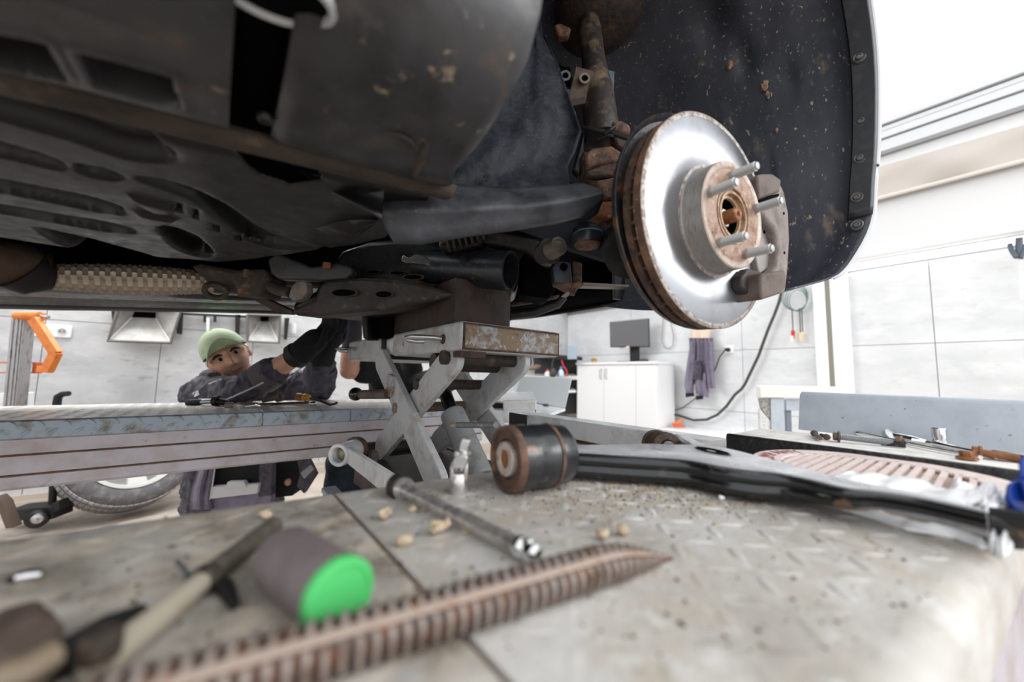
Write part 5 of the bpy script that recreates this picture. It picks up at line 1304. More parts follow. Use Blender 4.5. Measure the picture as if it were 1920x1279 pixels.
P4('mount_arm', [(905, 425), (960, 440), (1010, 448), (1040, 490), (1028, 500), (985, 470), (940, 462), (905, 455)], .80, .04, mat('mount_dark', (40, 38, 37), .5, layers=[((70, 62, 54), 14, .5, .7)], bump=.1), .008, seg=3)
bb = at(1045, 463, d=.66)
bx = (CR*.45-CF*.85+CU*.1).normalized()
bbm = M().lathe(bb-bx*.03, bx, [(0, .017), (.016, .018), (.02, .0165), (.036, .0165), (.0375, .013), (.0375, .011), (.036, .0105), (.038, .006), (.038, 0)], 32).build('bush_bolt', mat('bolt_grey', (112, 102, 92), .5, .3), car)
M().lathe(bb-bx*.045, bx, [(0, .022), (.022, .024), (.024, .018)], 30).build('bush_cup', m_dark, car)
P4('hanger_bracket', [(1036, 500), (1046, 488), (1070, 490), (1074, 530), (1082, 540), (1060, 536), (1040, 532)], .74, .05, mat('bracket_slate', (54, 58, 68), .4, layers=[((36, 38, 44), 16, .45, .65)], bump=.08), .006, seg=3)
M().cyl(at(1057, 500, d=.735), at(1057, 501, d=.732)-CF*.002, .0075).build('bracket_hole', m_void, car)
P4('bracket_edge', [(1073, 488), (1092, 492), (1092, 530), (1074, 532)], .745, .05, m_rustd, .004)
P4('bracket_foot', [(1040, 531), (1092, 527), (1090, 538), (1072, 548), (1056, 541)], .735, .04, m_rust, .004)
M().lathe(at(1074, 541, d=.72), (0, .1, -1), [(0, .008), (.006, .008), (.008, .005), (.014, .005)], 6).build('bolt', m_rust, car, bevel=.0008)
P4('tab', [(1052, 556), (1064, 546), (1072, 550), (1062, 558)], .72, .006, mat('tab_grey', (130, 130, 122), .5), .001)
P4('splash_strip', [(1092, 529), (1180, 534), (1180, 538), (1092, 536)], .9, .05, mat('strip_grey', (120, 112, 104), .5), .002)
P4('cooling_pipe', [(957, 567), (1000, 560), (1050, 552), (1048, 558), (1000, 568), (958, 574)], 1.0, .03, m_rustd, .004)
M().tube([at(958, 590, d=1.1), at(1000, 586, d=1.1), at(1045, 570, d=1.1), at(1056, 556, d=1.1)], .014, 12).build('hose', m_rubber, car)
# front lip of the bumper, far across
rows = []
for i in range(24):
    v = .30+1.56*i/23
    u_ = 1.40-.10*max(0, (abs(v-1.05)-.5)/.3)**2
    rows.append([V((u_-.10, v, CAMZ+.40)), V((u_-.03, v, CAMZ+.345)), V((u_, v, CAMZ+.332)), V((u_+.02, v, CAMZ+.336)), V((u_+.03, v, CAMZ+.40)), V((u_+.03, v, CAMZ+.60))])
M().grid(rows).build('bumper_lip', mat('lip_black', (12, 12, 13), .7, spec=.06), car, smooth=50, solid=.004)
P4('bumper_side_panel', [(1150, 470), (1195, 440), (1260, 560), (1190, 565), (1152, 560)], 1.05, .02, mat('side_slate', (38, 42, 48), .5), .002)

# ---- front arch liner, a curved shell in front of the missing wheel
edge = [(1480, 542, .80), (1532, 530, .855), (1566, 519, .885), (1584, 504, .895), (1601, 480, .90), (1621, 446, .905), (1634, 412, .905), (1637, 380, .905), (1638, 345, .902), (1643, 290, .895), (1645, 220, .885), (1645, 150, .87), (1641, 80, .85), (1632, 10, .825), (1620, -60, .795), (1602, -130, .755), (1576, -200, .715)]
ep = [at(x, y, u=u) for x, y, u in edge]
ZT = ep[-1].z; VT = ep[-1].y
ep += [V((.64, VT, ZT+.03)), V((.53, VT, ZT+.04)), V((.42, VT, ZT+.02)), V((.33, VT, ZT-.05)), V((.26, VT, ZT-.17)), V((.22, VT, ZT-.32)), V((.2, VT+.01, 1.4))]
ep = [ep[0]]+smoothpts(ep, 1)[1:]
dimples = []                                          # (v, z, radius, depth) on the liner
for x, y, r, dp in ((1418, 150, .030, .016), (1450, 62, .055, -.018), (1440, 310, .008, .006), (1505, 55, .05, -.010), (1380, 120, .05, .012), (1556, 318, .010, .004)):
    p = at(x, y, u=.89); dimples.append((p.y, p.z, r, dp))
ga, gb = at(1494, 168, u=.89), at(1384, 240, u=.89)
rows = []
NV = 60
for i, e in enumerate(ep):
    row = []
    for k in range(NV+1):
        s = k/NV
        fl_ = .038
        v = e.y+(0.615-e.y)*s
        u, z = e.x, e.z
        # step from the flat screwed flange into the deeper shell
        st = 1/(1+math.exp(-(v-e.y-fl_)/.006))
        cx, cz = .50, 1.30
        dirx, dirz = (u-cx), (z-cz); L_ = math.hypot(dirx, dirz); dirx /= L_; dirz /= L_
        off = .012*st
        if v > .42: off -= .05*((v-.42)/.2)**2
        for (dv, dz_, r, dp) in dimples:
            d_ = math.hypot(v-dv, z-dz_)/r
            if d_ < 1: off += dp*(.5+.5*math.cos(PI*d_)) if abs(dp) > .008 else dp
        if u > .7:
            ab = V((gb.y-ga.y, gb.z-ga.z)); t = max(0, min(1, ((v-ga.y)*ab.x+(z-ga.z)*ab.y)/ab.length_squared))
            d_ = math.hypot(v-ga.y-ab.x*t, z-ga.z-ab.y*t)/.016
            if d_ < 1: off += .010*(.5+.5*math.cos(PI*d_))
        off += .003*noise.noise(V((u*6, v*8, z*6)))
        row.append(V((u+dirx*off, v, z+dirz*off)))
    rows.append(row)
lo_ = M().grid(rows).build('arch_liner', m_liner, car, smooth=60, solid=.003)
dgl = bpy.context.evaluated_depsgraph_get(); dgl.update(); lev = lo_.evaluated_get(dgl)
def online(x, y):
    ok, h, n_, i_ = lev.ray_cast(CPOS-car.location, ray(x, y).normalized())
    return (h+car.location, n_ if n_.dot(ray(x, y)) < 0 else -n_) if ok else (at(x, y, u=.89), V((-1, 0, 0)))
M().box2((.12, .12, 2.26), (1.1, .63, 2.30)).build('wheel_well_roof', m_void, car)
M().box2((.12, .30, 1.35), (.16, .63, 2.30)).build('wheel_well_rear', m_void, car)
# screwed flange strip, with its washers
fi = [i for i, e in enumerate(ep) if CAMZ+.30 < e.z < 1.66 and e.x > .7]
fr_rows = []
for i in fi:
    e = ep[i]
    n2 = V((e.x-.50, 0, e.z-1.30)).normalized()
    fr_rows.append([e-n2*.003+V((0, -.001, 0)), e-n2*.0065+V((0, .003, 0)), e-n2*.0065+V((0, .030, 0)), e-n2*.002+V((0, .032, 0))])
M().grid(fr_rows).build('liner_flange', mat('flange_plastic', (44, 46, 50), .4, layers=[((60, 60, 64), 20, .5, .7)], bump=.04), car, smooth=30, solid=.003)
for (x, y) in ((1604, 22), (1611, 108), (1614, 228), (1612, 297), (1606, 370), (1606, 422)):
    # rest each washer on the liner just inside the arch edge
    best = min(ep, key=lambda e: abs((639.5-FP*(e-CPOS).dot(CU)/(e-CPOS).dot(CF))-y) if e.x > .7 else 1e9)
    p = at(x, y, u=best.x-.0075)
    wn = V((-1, -.12, 0)).normalized()
    wsh = M().lathe(p, wn, [(-.002, .0098), (.0015, .0098), (.0030, .0080), (.0022, .0062), (.0022, .0056), (.0052, .0050), (.0058, .0036), (.0044, .003), (.0044, 0)], 26).build('washer_screw', mat('screw_grey', (86, 86, 88), .4, .3, layers=[((116, 110, 104), 60, .5, .7)]), car)
for x, y, r in ((1368, 121, .0085), (1433, 158, .0105), (1456, 245, .0035), (1440, 178, .006)):
    p, _ = online(x, y)
    M().ball(p, .004, r*.75, r*1.35, 14, 10).jitter(.0035, 220).build('mud_lump', m_mud, car, smooth=20)
# painted wing edge and bumper corner
def skin(sel, name, mt):
    rows = []
    for e in sel:
        rows.append([e+V((.001, .012, 0)), e+V((.0005, .001, 0)), e+V((.003, -.0035, 0)), e+V((.009, -.004, 0)), e+V((.016, -.001, 0)), V((e.x+.05, e.y+.012, e.z+.03)), V((max(e.x+.1, 1.0), max(.160, e.y+.03), max(e.z, 1.235))), V((1.16, .245, max(e.z, 1.235))), V((1.28, .38, max(e.z, 1.235))), V((1.36, .62, max(e.z, 1.235))), V((1.39, 1.0, max(e.z, 1.235)))])
    return M().grid(rows).build(name, mt, car, smooth=50, solid=.0015)
zj = at(1637, 347, v=.12).z
up = [e for e in ep if e.z > zj+.002 and e.x > .72]; lo = [e for e in ep[4:] if e.z < zj-.002 and e.x > .72]
skin([V((up[0].x, up[0].y, zj+.001))]+up, 'front_wing', m_car)
skin(lo+[V((lo[-1].x, lo[-1].y, zj-.001))], 'front_bumper', m_car)
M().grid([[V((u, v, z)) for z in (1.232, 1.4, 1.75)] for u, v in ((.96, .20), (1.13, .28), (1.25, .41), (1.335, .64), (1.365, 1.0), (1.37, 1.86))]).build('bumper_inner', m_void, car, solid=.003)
# body side above the sill, out of the frame
M().grid([[V((u, .150, zu(u)+.34)), V((u, .13, zu(u)+.46)), V((u, .12, zu(u)+.62)), V((u, .14, zu(u)+.85))] for u in (-1.3, -.6, 0, .19)]).build('body_side', m_car, car, smooth=50, solid=.004)
# ---- rear liner of the arch: felt-like sheet with a loose lower lip
ROWS = [(20, 985, 1010, .66, .66), (70, 968, 1022, .63, .66), (120, 940, 1046, .60, .655), (165, 915, 1062, .58, .645), (205, 900, 1076, .57, .635), (245, 875, 1090, .56, .625), (285, 850, 1078, .54, .61), (315, 822, 1064, .53, .60), (335, 785, 1068, .52, .59), (350, 742, 1100, .505, .58), (362, 728, 1130, .51, .585), (385, 745, 1120, .525, .60), (405, 765, 1090, .54, .61)]
rr = []
for (y, xl, xr, dl, dr) in ROWS:
    row = []
    for k in range(41):
        s = k/40; x = xl+(xr-xl)*s; d = dl+(dr-dl)*s
        d += .018*noise.noise(V((s*3, y*.012, 2)))+.006*noise.noise(V((s*9, y*.04, 4)))
        if 200 < y < 300 and s > .72: d += .02*math.sin((s-.72)/.28*PI)
        yy = y+(14*s if y > 330 else 0)-6*math.sin(s*PI)*(1 if y > 330 else 0)
        row.append(at(x, yy, d=d))
    rr.append(row)
M().grid(rr).build('arch_liner_rear', m_felt, car, smooth=60, solid=.004)
ROWS = [(1.0, .030), (.92, .016), (.80, .002), (.68, -.008), (.58, -.014), (.52, -.0155), (.46, -.014), (.38, -.010), (.2, -.006), (.06, -.002), (0, .004), (-.03, .02)]
topL = [(742, 342), (800, 342), (880, 350), (960, 354), (1040, 350), (1090, 346), (1130, 357)]
botL = [(738, 450), (790, 452), (880, 438), (960, 428), (1040, 416), (1088, 404), (1130, 370)]
leftL = None
def lerpL(L, s):
    f = s*(len(L)-1); j = min(int(f), len(L)-2); f -= j
    return L[j][0]+(L[j+1][0]-L[j][0])*f, L[j][1]+(L[j+1][1]-L[j][1])*f
rr = []
for (t, dd) in ROWS:
    row = []
    for k in range(49):
        s = k/48
        xt, yt = lerpL(topL, s); xb, yb = lerpL(botL, s)
        x, y = xb+(xt-xb)*t, yb+(yt-yb)*t
        d = .478+.09*s+dd-.010*math.sin(PI*min(1, s*2.5))*0
        if s < .12: x -= 24*(1-s/.12)*math.sin(PI*max(0, min(1, t))); d += .012*(1-s/.12)
        row.append(at(x, y, d=d+.004*noise.noise(V((s*8, t*3, 9)))))
    rr.append(row)
M().grid(rr).build('liner_lip', mat('lip_felt', (72, 74, 80), .5, layers=[((40, 41, 46), 6, .45, .66), ((116, 106, 97), 12, .60, .74), ((104, 98, 92), 50, .64, .72)], bump=.15, bsc=70), car, smooth=60, solid=.005)
# eyelet brackets by the strut
P4('hose_bracket', [(1080, 124), (1112, 133), (1112, 152), (1098, 194), (1068, 200), (1064, 190)], .69, .004, mat('bracket_brown', (92, 76, 62), .6, layers=[((64, 52, 44), 20, .45, .65)]), .001)
P4('hose_bracket', [(1046, 122), (1070, 126), (1070, 160), (1048, 164)], .71, .004, m_void, .001)
P4('bracket_foot', [(1064, 190), (1098, 180), (1096, 194), (1066, 200)], .685, .02, m_brown, .001)
for x, y, d_ in ((1060, 143, .705), (1096, 148, .685)):
    c = at(x, y, d=d_)
    M().ring(c, -CF, .0058, .0100, .0025, 28).build('eyelet', m_steel if x < 1080 else m_cast, car)
    M().cyl(c, c-CF*.0012, .006).build('eyelet_hole', m_void, car)
P4('body_patch', [(1138, 130), (1152, 134), (1150, 200), (1142, 196)], .78, .004, mat('body_teal', (92, 122, 136), .4), .001)
P4('body_patch', [(1054, 165), (1072, 168), (1085, 240), (1064, 200)], .80, .004, mat('body_greyblue', (120, 128, 138), .4), .001)

# ---- strut and knuckle
s0, s1 = at(1104, 40, d=.76), at(1130, 262, d=.685)
ax = (s1-s0).normalized(); SL = (s1-s0).length
stt = M().lathe(s0, ax, [(0, .020), (SL*.10, .0225), (SL*.14, .0225), (SL*.36, .0225), (SL*.5, .026), (SL*.62, .030), (SL*.96, .0315), (SL, .030)], 36).build('strut', m_strut, car)
sp0 = at(1122, 22, d=.78)
M().lathe(sp0+ax*.045, -ax, [(0, .024), (.004, .05), (.018, .078), (.030, .088), (.040, .092), (.046, .090), (.046, .07), (.03, .03)], 48).build('spring_seat', mat('seat_rust', (52, 41, 36), .7, layers=[((84, 60, 46), 12, .5, .68), ((34, 30, 29), 16, .5, .66)], bump=.3, bsc=100), car)
M().lathe(sp0-ax*.02, -ax, [(0, .060), (.1, .06)], 24).build('bump_stop', m_void, car)
cp_ = []
for k in range(70):
    t = k*.30; cp_.append(sp0-ax*(.012+.0032*k)+V((.068*math.cos(t), .068*math.sin(t), 0)))
M().tube(cp_, .0075, 10).build('coil_spring', m_rubber, car)
P4('rust_patch', [(1038, 46), (1050, 42), (1072, 52), (1066, 66), (1046, 66)], .74, .02, m_rust, .004)
def rustlump(name, px, d, dep, mt=m_rust, j=.0012, bev=.005): return P4(name, px, d, dep, mt, bev, seg=2, jit=j)
rustlump('clamp_band', [(1098, 288), (1112, 276), (1148, 272), (1167, 284), (1166, 300), (1140, 306), (1100, 320)], .655, .06)
rustlump('clamp_lower', [(1100, 318), (1118, 304), (1164, 298), (1166, 318), (1150, 330), (1118, 334), (1098, 330)], .66, .05, m_rustd)
rustlump('knuckle_arm', [(1092, 282), (1112, 285), (1128, 330), (1130, 348), (1106, 346), (1094, 320)], .67, .05, m_rustd)
rustlump('pinch_bolt', [(1148, 226), (1166, 225), (1182, 234), (1184, 248), (1172, 252), (1150, 246)], .655, .03)
rustlump('pinch_lug', [(1150, 248), (1172, 252), (1184, 262), (1172, 282), (1156, 276)], .66, .03, m_rustd)
rustlump('knuckle', [(1118, 338), (1150, 332), (1170, 340), (1168, 372), (1136, 374), (1124, 356)], .66, .06)
rustlump('knuckle_block', [(1126, 378), (1166, 374), (1170, 404), (1140, 412), (1116, 404)], .645, .06, m_rusto)
# brake hose tied round the strut
M().tube([at(1092, 240, d=.66), at(1110, 243, d=.645), at(1130, 247, d=.64), at(1148, 250, d=.638), at(1164, 256, d=.632), at(1182, 262, d=.63)], .0035, 10).build('brake_hose', m_blackm, car)
M().tube([at(1130, 262, d=.648), at(1134, 250, d=.635), at(1144, 244, d=.632), at(1152, 238, d=.635)], .003, 8).build('cable_tie', m_blackm, car)
M().tube([at(1122, 262, d=.645), at(1140, 254, d=.635), at(1150, 256, d=.635)], .003, 8).build('cable_tie', m_blackm, car)
P4('rear_mount', [(1074, 318), (1082, 288), (1094, 240), (1100, 250), (1096, 300), (1088, 330)], .69, .02, m_black, .004)
# tie rod end with blue paint line
jb = at(1101, 446, d=.635)
M().lathe(jb-V((0, 0, .012)), (0, .05, 1), [(-.002, .012), (.0, .0225), (.006, .0245), (.017, .0250), (.0175, .0258), (.026, .0245), (.034, .016), (.036, 0)], 34).build('ball_joint', mat('joint_dark', (40, 41, 46), .35, layers=[((70, 66, 64), 18, .5, .7)], bump=.06), car)
M().ring(jb+V((0, 0, .0045)), (0, .05, 1), .0246, .0256, .0022, 34).build('paint_line', mat('paint_blue', (84, 128, 158), .5), car)
M().lathe(jb-V((0, 0, .019)), (0, 0, 1), [(0, .010), (.003, .019), (.007, .022)], 30).build('joint_base', m_rust, car)
# drive shaft boot
ba_ = at(1185, 470, d=.60); bb_ = at(1142, 450, d=.72)
axb = (bb_-ba_).normalized(); LB = (bb_-ba_).length
prof = []
for k in range(9): prof += [(LB*k/9, .046-.0022*k), (LB*(k+.5)/9, .040-.0022*k)]
M().lathe(ba_, axb, prof, 36).build('drive_boot', m_rubber, car)
M().cyl(ba_+axb*LB*.8, ba_+axb*.5, .014).build('drive_shaft', m_rustd, car)
P4('knuckle_joint', [(1125, 400), (1150, 395), (1162, 415), (1152, 440), (1128, 425)], .66, .05, m_castb, .008)

# ---- brake disc, hub, studs, shield, caliper carrier
C0 = V((.5469, .2331, 1.1282)); DA = V((-.1212, -.9921, -.0325)).normalized()
RD = .155
bd = M().lathe(C0, DA, [(-.011, .079), (-.011, RD-.002), (-.009, RD), (-.0010, RD), (-.0004, RD-.0008), (-.0003, RD-.007), (.0, RD-.0075), (.0, .082), (-.0012, .080), (-.0012, .060)], 96, caps=False).build('brake_disc', m_disc, car)
nt = m_disc.node_tree                                    # concentric turning marks with radial anisotropy
b_ = nt.nodes['Principled BSDF']
b_.inputs['Anisotropic'].default_value = .75
tn = nt.nodes.new('ShaderNodeTangent'); tn.direction_type = 'RADIAL'; tn.axis = 'Y'; nt.links.new(tn.outputs[0], b_.inputs['Tangent'])
d_ = C0-car.location; bd.data.transform(Matrix.Translation(-d_)); bd.location = d_
M().lathe(C0, DA, [(-.0002, RD-.0072), (.0002, RD-.0070), (.0002, RD-.0012), (-.0006, RD-.0002)], 96).build('corroded_rim', m_dring, bd, smooth=50)
M().lathe(C0, DA, [(-.012, RD+.0003), (-.0008, RD+.0004)], 96).build('rust_edge', m_rust, bd, smooth=60, solid=.0004)
M().lathe(C0-DA*.020, DA, [(-.009, .079), (-.009, RD), (-.0, RD), (-.0, .079)], 96, closed=True).build('rear_plate', m_rustd, bd)
vm = M(); _, a_, b2_ = M().frame(DA)
for k in range(48):
    t = 2*PI*k/48; er = a_*math.cos(t)+b2_*math.sin(t); et = (-a_*math.sin(t)+b2_*math.cos(t))
    c1_, c2_ = C0+er*.10-DA*.0155, C0+er*(RD-.003)-DA*.0155+et*.012
    vm.hexa([c1_+et*(.002*i)+DA*(.0048*j) for i, j in ((-1, -1), (1, -1), (1, 1), (-1, 1))], [c2_+et*(.002*i)+DA*(.0048*j) for i, j in ((-1, -1), (1, -1), (1, 1), (-1, 1))])
vm.build('cooling_vanes', m_rustd, bd, smooth=0, kind='stuff')
RH, HH = .0745, .029
M().lathe(C0, DA, [(-.0010, RH+.0045), (.0002, RH+.0020), (.0015, RH+.0012), (HH-.003, RH), (HH-.001, RH-.0008)], 80, caps=False).build('hat_wall', m_hat, bd, smooth=50)
M().lathe(C0, DA, [(HH-.0014, RH-.0002), (HH, RH-.0018), (HH, RH-.009), (HH-.0012, RH-.0105)], 80, caps=False).build('hat_rim', mat('hat_rim_pale', (178, 164, 152), .5, .3, layers=[((150, 120, 102), 30, .5, .66), ((196, 190, 184), 44, .56, .7)], bump=.1), bd, smooth=40)
M().lathe(C0, DA, [(HH-.0012, RH-.0104), (HH-.0010, .040), (HH-.002, .0395)], 80, caps=False).build('hat_face', m_hub, bd, smooth=40)
hubp = C0+DA*HH
M().lathe(hubp, DA, [(.0, .0400), (.0, .0375), (-.003, .0365), (-.0035, .0335), (-.0005, .0330), (-.0005, .0300), (-.006, .0290), (-.0065, .0255), (-.010, .0252)], 56, caps=False).build('hub_ring', mat('hub_cream', (176, 150, 122), .5, .3, layers=[((134, 96, 72), 30, .48, .62), ((206, 190, 168), 40, .58, .7)], bump=.1), car, smooth=40)
M().lathe(hubp, DA, [(-.0095, .0253), (-.032, .0245), (-.033, 0)], 40, caps=False).build('hub_bore', m_void, car)
M().lathe(hubp-DA*.026, DA, [(0, .0165), (.006, .0165), (.007, .014), (.014, .0140)], 6).build('axle_nut', m_steel, car, bevel=.001)
M().lathe(hubp-DA*.018, DA, [(0, .0098), (.022, .0098), (.0235, .0085), (.0235, .004), (.020, .003), (.020, 0)], 24).build('axle_stub', m_rusto, car)
for (x, y) in ((1372, 330), (1333, 360), (1418, 391), (1351, 455), (1400, 476)):
    p = atp(x, y, hubp, DA)
    prof = [(-.002, .0066), (.004, .0066)]
    h = .004
    while h < .030: prof += [(h, .0064), (h+.0006, .0059), (h+.0012, .0064)]; h += .0015
    prof += [(.031, .0052), (.0335, .0046), (.034, 0)]
    M().lathe(p, DA, prof, 20).build('wheel_stud', mat('stud_zinc', (172, 172, 172), .4, .6), car)
for k in range(3):
    t = rad(35+120*k); er = a_*math.cos(t)+b2_*math.sin(t)
    M().box(hubp+er*.062-DA*.0002, (.0012, .0012, .0008)).build('face_nick', m_rustd, car, smooth=0)
# splash shield behind the disc
SC = C0-DA*.046+V((0, 0, .0095))
shp = [(h, r if r < .1 else r*.945) for h, r in [(-.002, .088), (.0, .092), (.002, .150), (.003, .164), (.010, .169), (.012, .1715), (.0105, .1725), (.002, .169), (-.002, .150), (-.004, .092)]]
M().lathe(SC, DA, shp, 80, closed=True).build('splash_shield', mat('shield_worn', (62, 62, 66), .42, .2, layers=[((42, 42, 46), 5, .46, .6), ((120, 86, 64), 9, .55, .66), ((92, 72, 60), 30, .58, .68)], bump=.2, bsc=120), car, smooth=40)
M().lathe(C0-DA*.030, DA, [(0, .078), (-.03, .080), (-.06, .06), (-.12, .05)], 40).build('hub_carrier', m_rustd, car)
# caliper carrier
cp0 = C0+DA*.026
def carr(name, px, h, th, mt, bev=.004, jit=0):
    pl = C0+DA*h
    m_ = M().prism([atp(x, y, pl, DA) for x, y in px], -DA*th)
    if jit: m_.jitter(jit, 60)
    return m_.build(name, mt, car, bevel=bev, seg=3)
cc = carr('caliper_carrier', [(1432, 362), (1462, 338), (1472, 360), (1480, 400), (1482, 450), (1479, 505), (1474, 548), (1452, 556), (1424, 552), (1440, 520), (1458, 500), (1461, 462), (1452, 428), (1436, 412), (1424, 395)], .022, .022, m_cast, .006)
carr('carrier_web', [(1418, 398), (1440, 412), (1452, 436), (1456, 470), (1446, 500), (1424, 515), (1416, 470)], .008, .012, mat('carrier_light', (150, 146, 142), .45, .3), .003)
carr('carrier_lug', [(1421, 328), (1430, 325), (1450, 325), (1466, 337), (1463, 360), (1446, 366), (1424, 374)], .030, .045, m_castb, .004)
carr('carrier_lug', [(1428, 512), (1473, 506), (1475, 540), (1462, 552), (1428, 563)], .034, .05, m_castb, .004)
carr('pad_slot', [(1424, 372), (1462, 362), (1460, 384), (1424, 396)], .026, .03, m_void, .002)
carr('brake_pad', [(1390, 520), (1404, 503), (1428, 508), (1428, 560), (1408, 556), (1392, 540)], .016, .016, m_dark, .004)
for (x, y) in ((1433, 435), (1447, 442), (1470, 400), (1471, 474)): 
    p = atp(x, y, C0+DA*(.0085 if x < 1450 else .0225), DA); M().cyl(p-DA*.001, p+DA*.0004, .0028 if x < 1450 else .0022, n=14).build('bolt_hole', m_void, car)

# ================================================================== PEOPLE
def remesh(o, vox, it=3, disp=None):
    md = o.modifiers.new('remesh', 'REMESH'); md.mode = 'VOXEL'; md.voxel_size = vox; md.use_smooth_shade = True
    s = o.modifiers.new('smooth', 'SMOOTH'); s.factor = .5; s.iterations = it
    if disp:
        t = bpy.data.textures.new(o.name+'_folds', 'CLOUDS'); t.noise_scale = disp[1]; t.noise_depth = 2
        d = o.modifiers.new('folds', 'DISPLACE'); d.texture = t; d.strength = disp[0]; d.mid_level = .5; d.texture_coords = 'LOCAL'
    return o
def limb(m_, joints, n=16):
    """tapered chain of joints (point, radius) as one rounded tube"""
    pts, rs = [], []
    for i, (p, r) in enumerate(joints): pts.append(V(p)); rs.append(r)
    P, Rr = [], []
    for i in range(len(pts)-1):
        for t in (0, .33, .66): P.append(pts[i].lerp(pts[i+1], t)); Rr.append(rs[i]+(rs[i+1]-rs[i])*t)
    P.append(pts[-1]); Rr.append(rs[-1])
    m_.tube(P, Rr, n)
    for p, r in zip(pts, rs): m_.ball(p, r*.98, n=16, m=10)
    return m_
def head_mesh(m_, c, ex, ey, ez, k=1.0):
    NT, NP = 56, 72; vs = []; fs = []
    gs = lambda d, s: math.exp(-(d/s)**2)
    for i in range(NT+1):
        th = PI*i/NT
        for j in range(NP):
            ph = 2*PI*j/NP
            sx, sy, sz = math.sin(th)*math.cos(ph), math.sin(th)*math.sin(ph), math.cos(th)
            x, y, z = .074*sx, .092*sy, .113*sz
            if z < 0:
                f = (-z/.113); x *= 1-.30*f**1.6
                y = y*(1-.10*f) + .012*f if y > 0 else y*(1-.42*f)
            if y > 0:
                x0 = x
                y *= .93+.07*gs(x0, .05)
                # nose: a ridge from between the eyes to the tip
                if -.055 < z < .03:
                    t = max(0, min(1, (.018-z)/.052)); w_ = .0075+.0065*t
                    hgt_ = .006+.032*t if z > -.036 else .038*max(0, 1-(-.036-z)/.012)
                    y += hgt_*gs(x0, w_)
                y += .004*gs(abs(x0)-.013, .006)*gs(z+.036, .008)
                y -= .011*gs(abs(x0)-.032, .015)*gs(z-.001, .011)
                y += .006*gs(z-.024, .010)*gs(x0, .05)
                y += .006*gs(abs(x0)-.043, .02)*gs(z+.028, .02)
                y += .006*gs(z+.0635, .006)*gs(x0, .020)+.006*gs(z+.077, .006)*gs(x0, .017)-.003*gs(z+.070, .003)*gs(x0, .022)
                y += .008*gs(z+.103, .014)*gs(x0, .022)
                y -= .004*gs(z+.090, .006)*gs(x0, .02)
            p = V((x, y, z))*k
            vs.append(c+ex*p.x+ey*p.y+ez*p.z)
    for i in range(NT):
        for j in range(NP): fs.append((i*NP+j, (i+1)*NP+j, (i+1)*NP+(j+1) % NP, i*NP+(j+1) % NP))
    m_.add(vs, fs)
    for sg in (-1, 1):
        rt = Matrix((ex, ey, ez)).transposed()
        m_.ball(c+ex*(sg*.076*k)-ey*.008*k-ez*.012*k, .010*k, .018*k, .031*k, 14, 10, rt)
        m_.ball(c+ex*(sg*.082*k)-ey*.013*k+ez*.000*k, .006*k, .014*k, .022*k, 12, 8, rt)
    return m_
def hand(m_, wrist, d, side, nrm, curl=1.0, s=1.0, r=.0105):
    """palm with four unequal fingers and a thumb from its side, fingers bending towards nrm"""
    d = V(d).normalized(); nrm = V(nrm); nrm = (nrm-d*nrm.dot(d)).normalized(); sd = d.cross(nrm)*side
    for t in (-1.3, -.45, .45, 1.3):
        limb(m_, [(wrist+d*.010*s+sd*(t*.012*s), .017*s), (wrist+d*.085*s+sd*(t*.019*s), .0135*s)], 12)
    for i, (t, L) in enumerate(((-1.35, .068), (-.45, .080), (.45, .086), (1.35, .076))):
        L *= s; p = wrist+d*.088*s+sd*(t*.020*s); a = .35*curl; q = p+(d*math.cos(a)+nrm*math.sin(a))*L*.45
        a += .75*curl; e = q+(d*math.cos(a)+nrm*math.sin(a))*L*.32; a += .55*curl; f = e+(d*math.cos(a)+nrm*math.sin(a))*L*.25
        limb(m_, [(p, r*s*1.1), (q, r*s), (e, r*s*.92), (f, r*s*.8)], 12)
    p = wrist+d*.030*s+sd*.030*s; q = p+(d*.55+sd*.62+nrm*.45).normalized()*.040*s; e = q+(d*.75+sd*.1+nrm*.6).normalized()*.032*s; f = e+(d*.7-sd*.25+nrm*.6).normalized()*.022*s
    limb(m_, [(p, .016*s), (q, .0125*s), (e, .011*s), (f, .009*s)], 12)
    return m_
A = lambda x, y, d: at(x, y, d=d)
# ---- the man in the green cap
rn_ = ray(428, 668).normalized(); rg_ = rn_.cross(CU).normalized(); up_ = rg_.cross(rn_)
ex = (rg_*.87+up_*.49).normalized(); ey = (-rn_+rg_*.16+up_*.10); ey = (ey-ex*ey.dot(ex)).normalized(); ez = ex.cross(ey); 
if ez.dot(CU) < 0: ez = -ez
hk_ = .93
hc = A(428, 668, 1.50)-ey*.088*hk_
man = thing('person', 'man in green cap and dark grey work jacket reaching up under the car', 'person', (hc.x, hc.y, 0))
neck = A(415, 722, 1.60); chest = A(428, 765, 1.68); belly = A(438, 850, 1.72); hip = A(442, 945, 1.78)
shR, elR, wrR = A(380, 742, 1.56), A(456, 734, 1.36), A(566, 660, 1.34)
shL, elL, wrL = A(505, 735, 1.68), A(598, 722, 1.58), A(607, 656, 1.50)
fl_ = lambda p, z: V((p.x, p.y, z))
kn1, kn2 = fl_(A(400, 985, 1.55), .09), fl_(A(520, 985, 1.62), .09)
ft1, ft2 = kn1+V((-.05, .42, -.03)), kn2+V((.05, .42, -.03))
b = M(); head_mesh(b, hc, ex, ey, ez, hk_)
limb(b, [(hc-ez*.065-ey*.02, .052), (neck, .058), (chest, .10)])
limb(b, [(chest, .125), (belly, .13), (hip, .14)])
limb(b, [(chest, .09), (shR, .058), (elR, .042), (wrR, .032)]); limb(b, [(chest, .09), (shL, .058), (elL, .042), (wrL, .031)])
for kn, ft in ((kn1, ft1), (kn2, ft2)): limb(b, [(hip, .10), (kn, .07), (ft, .045)])
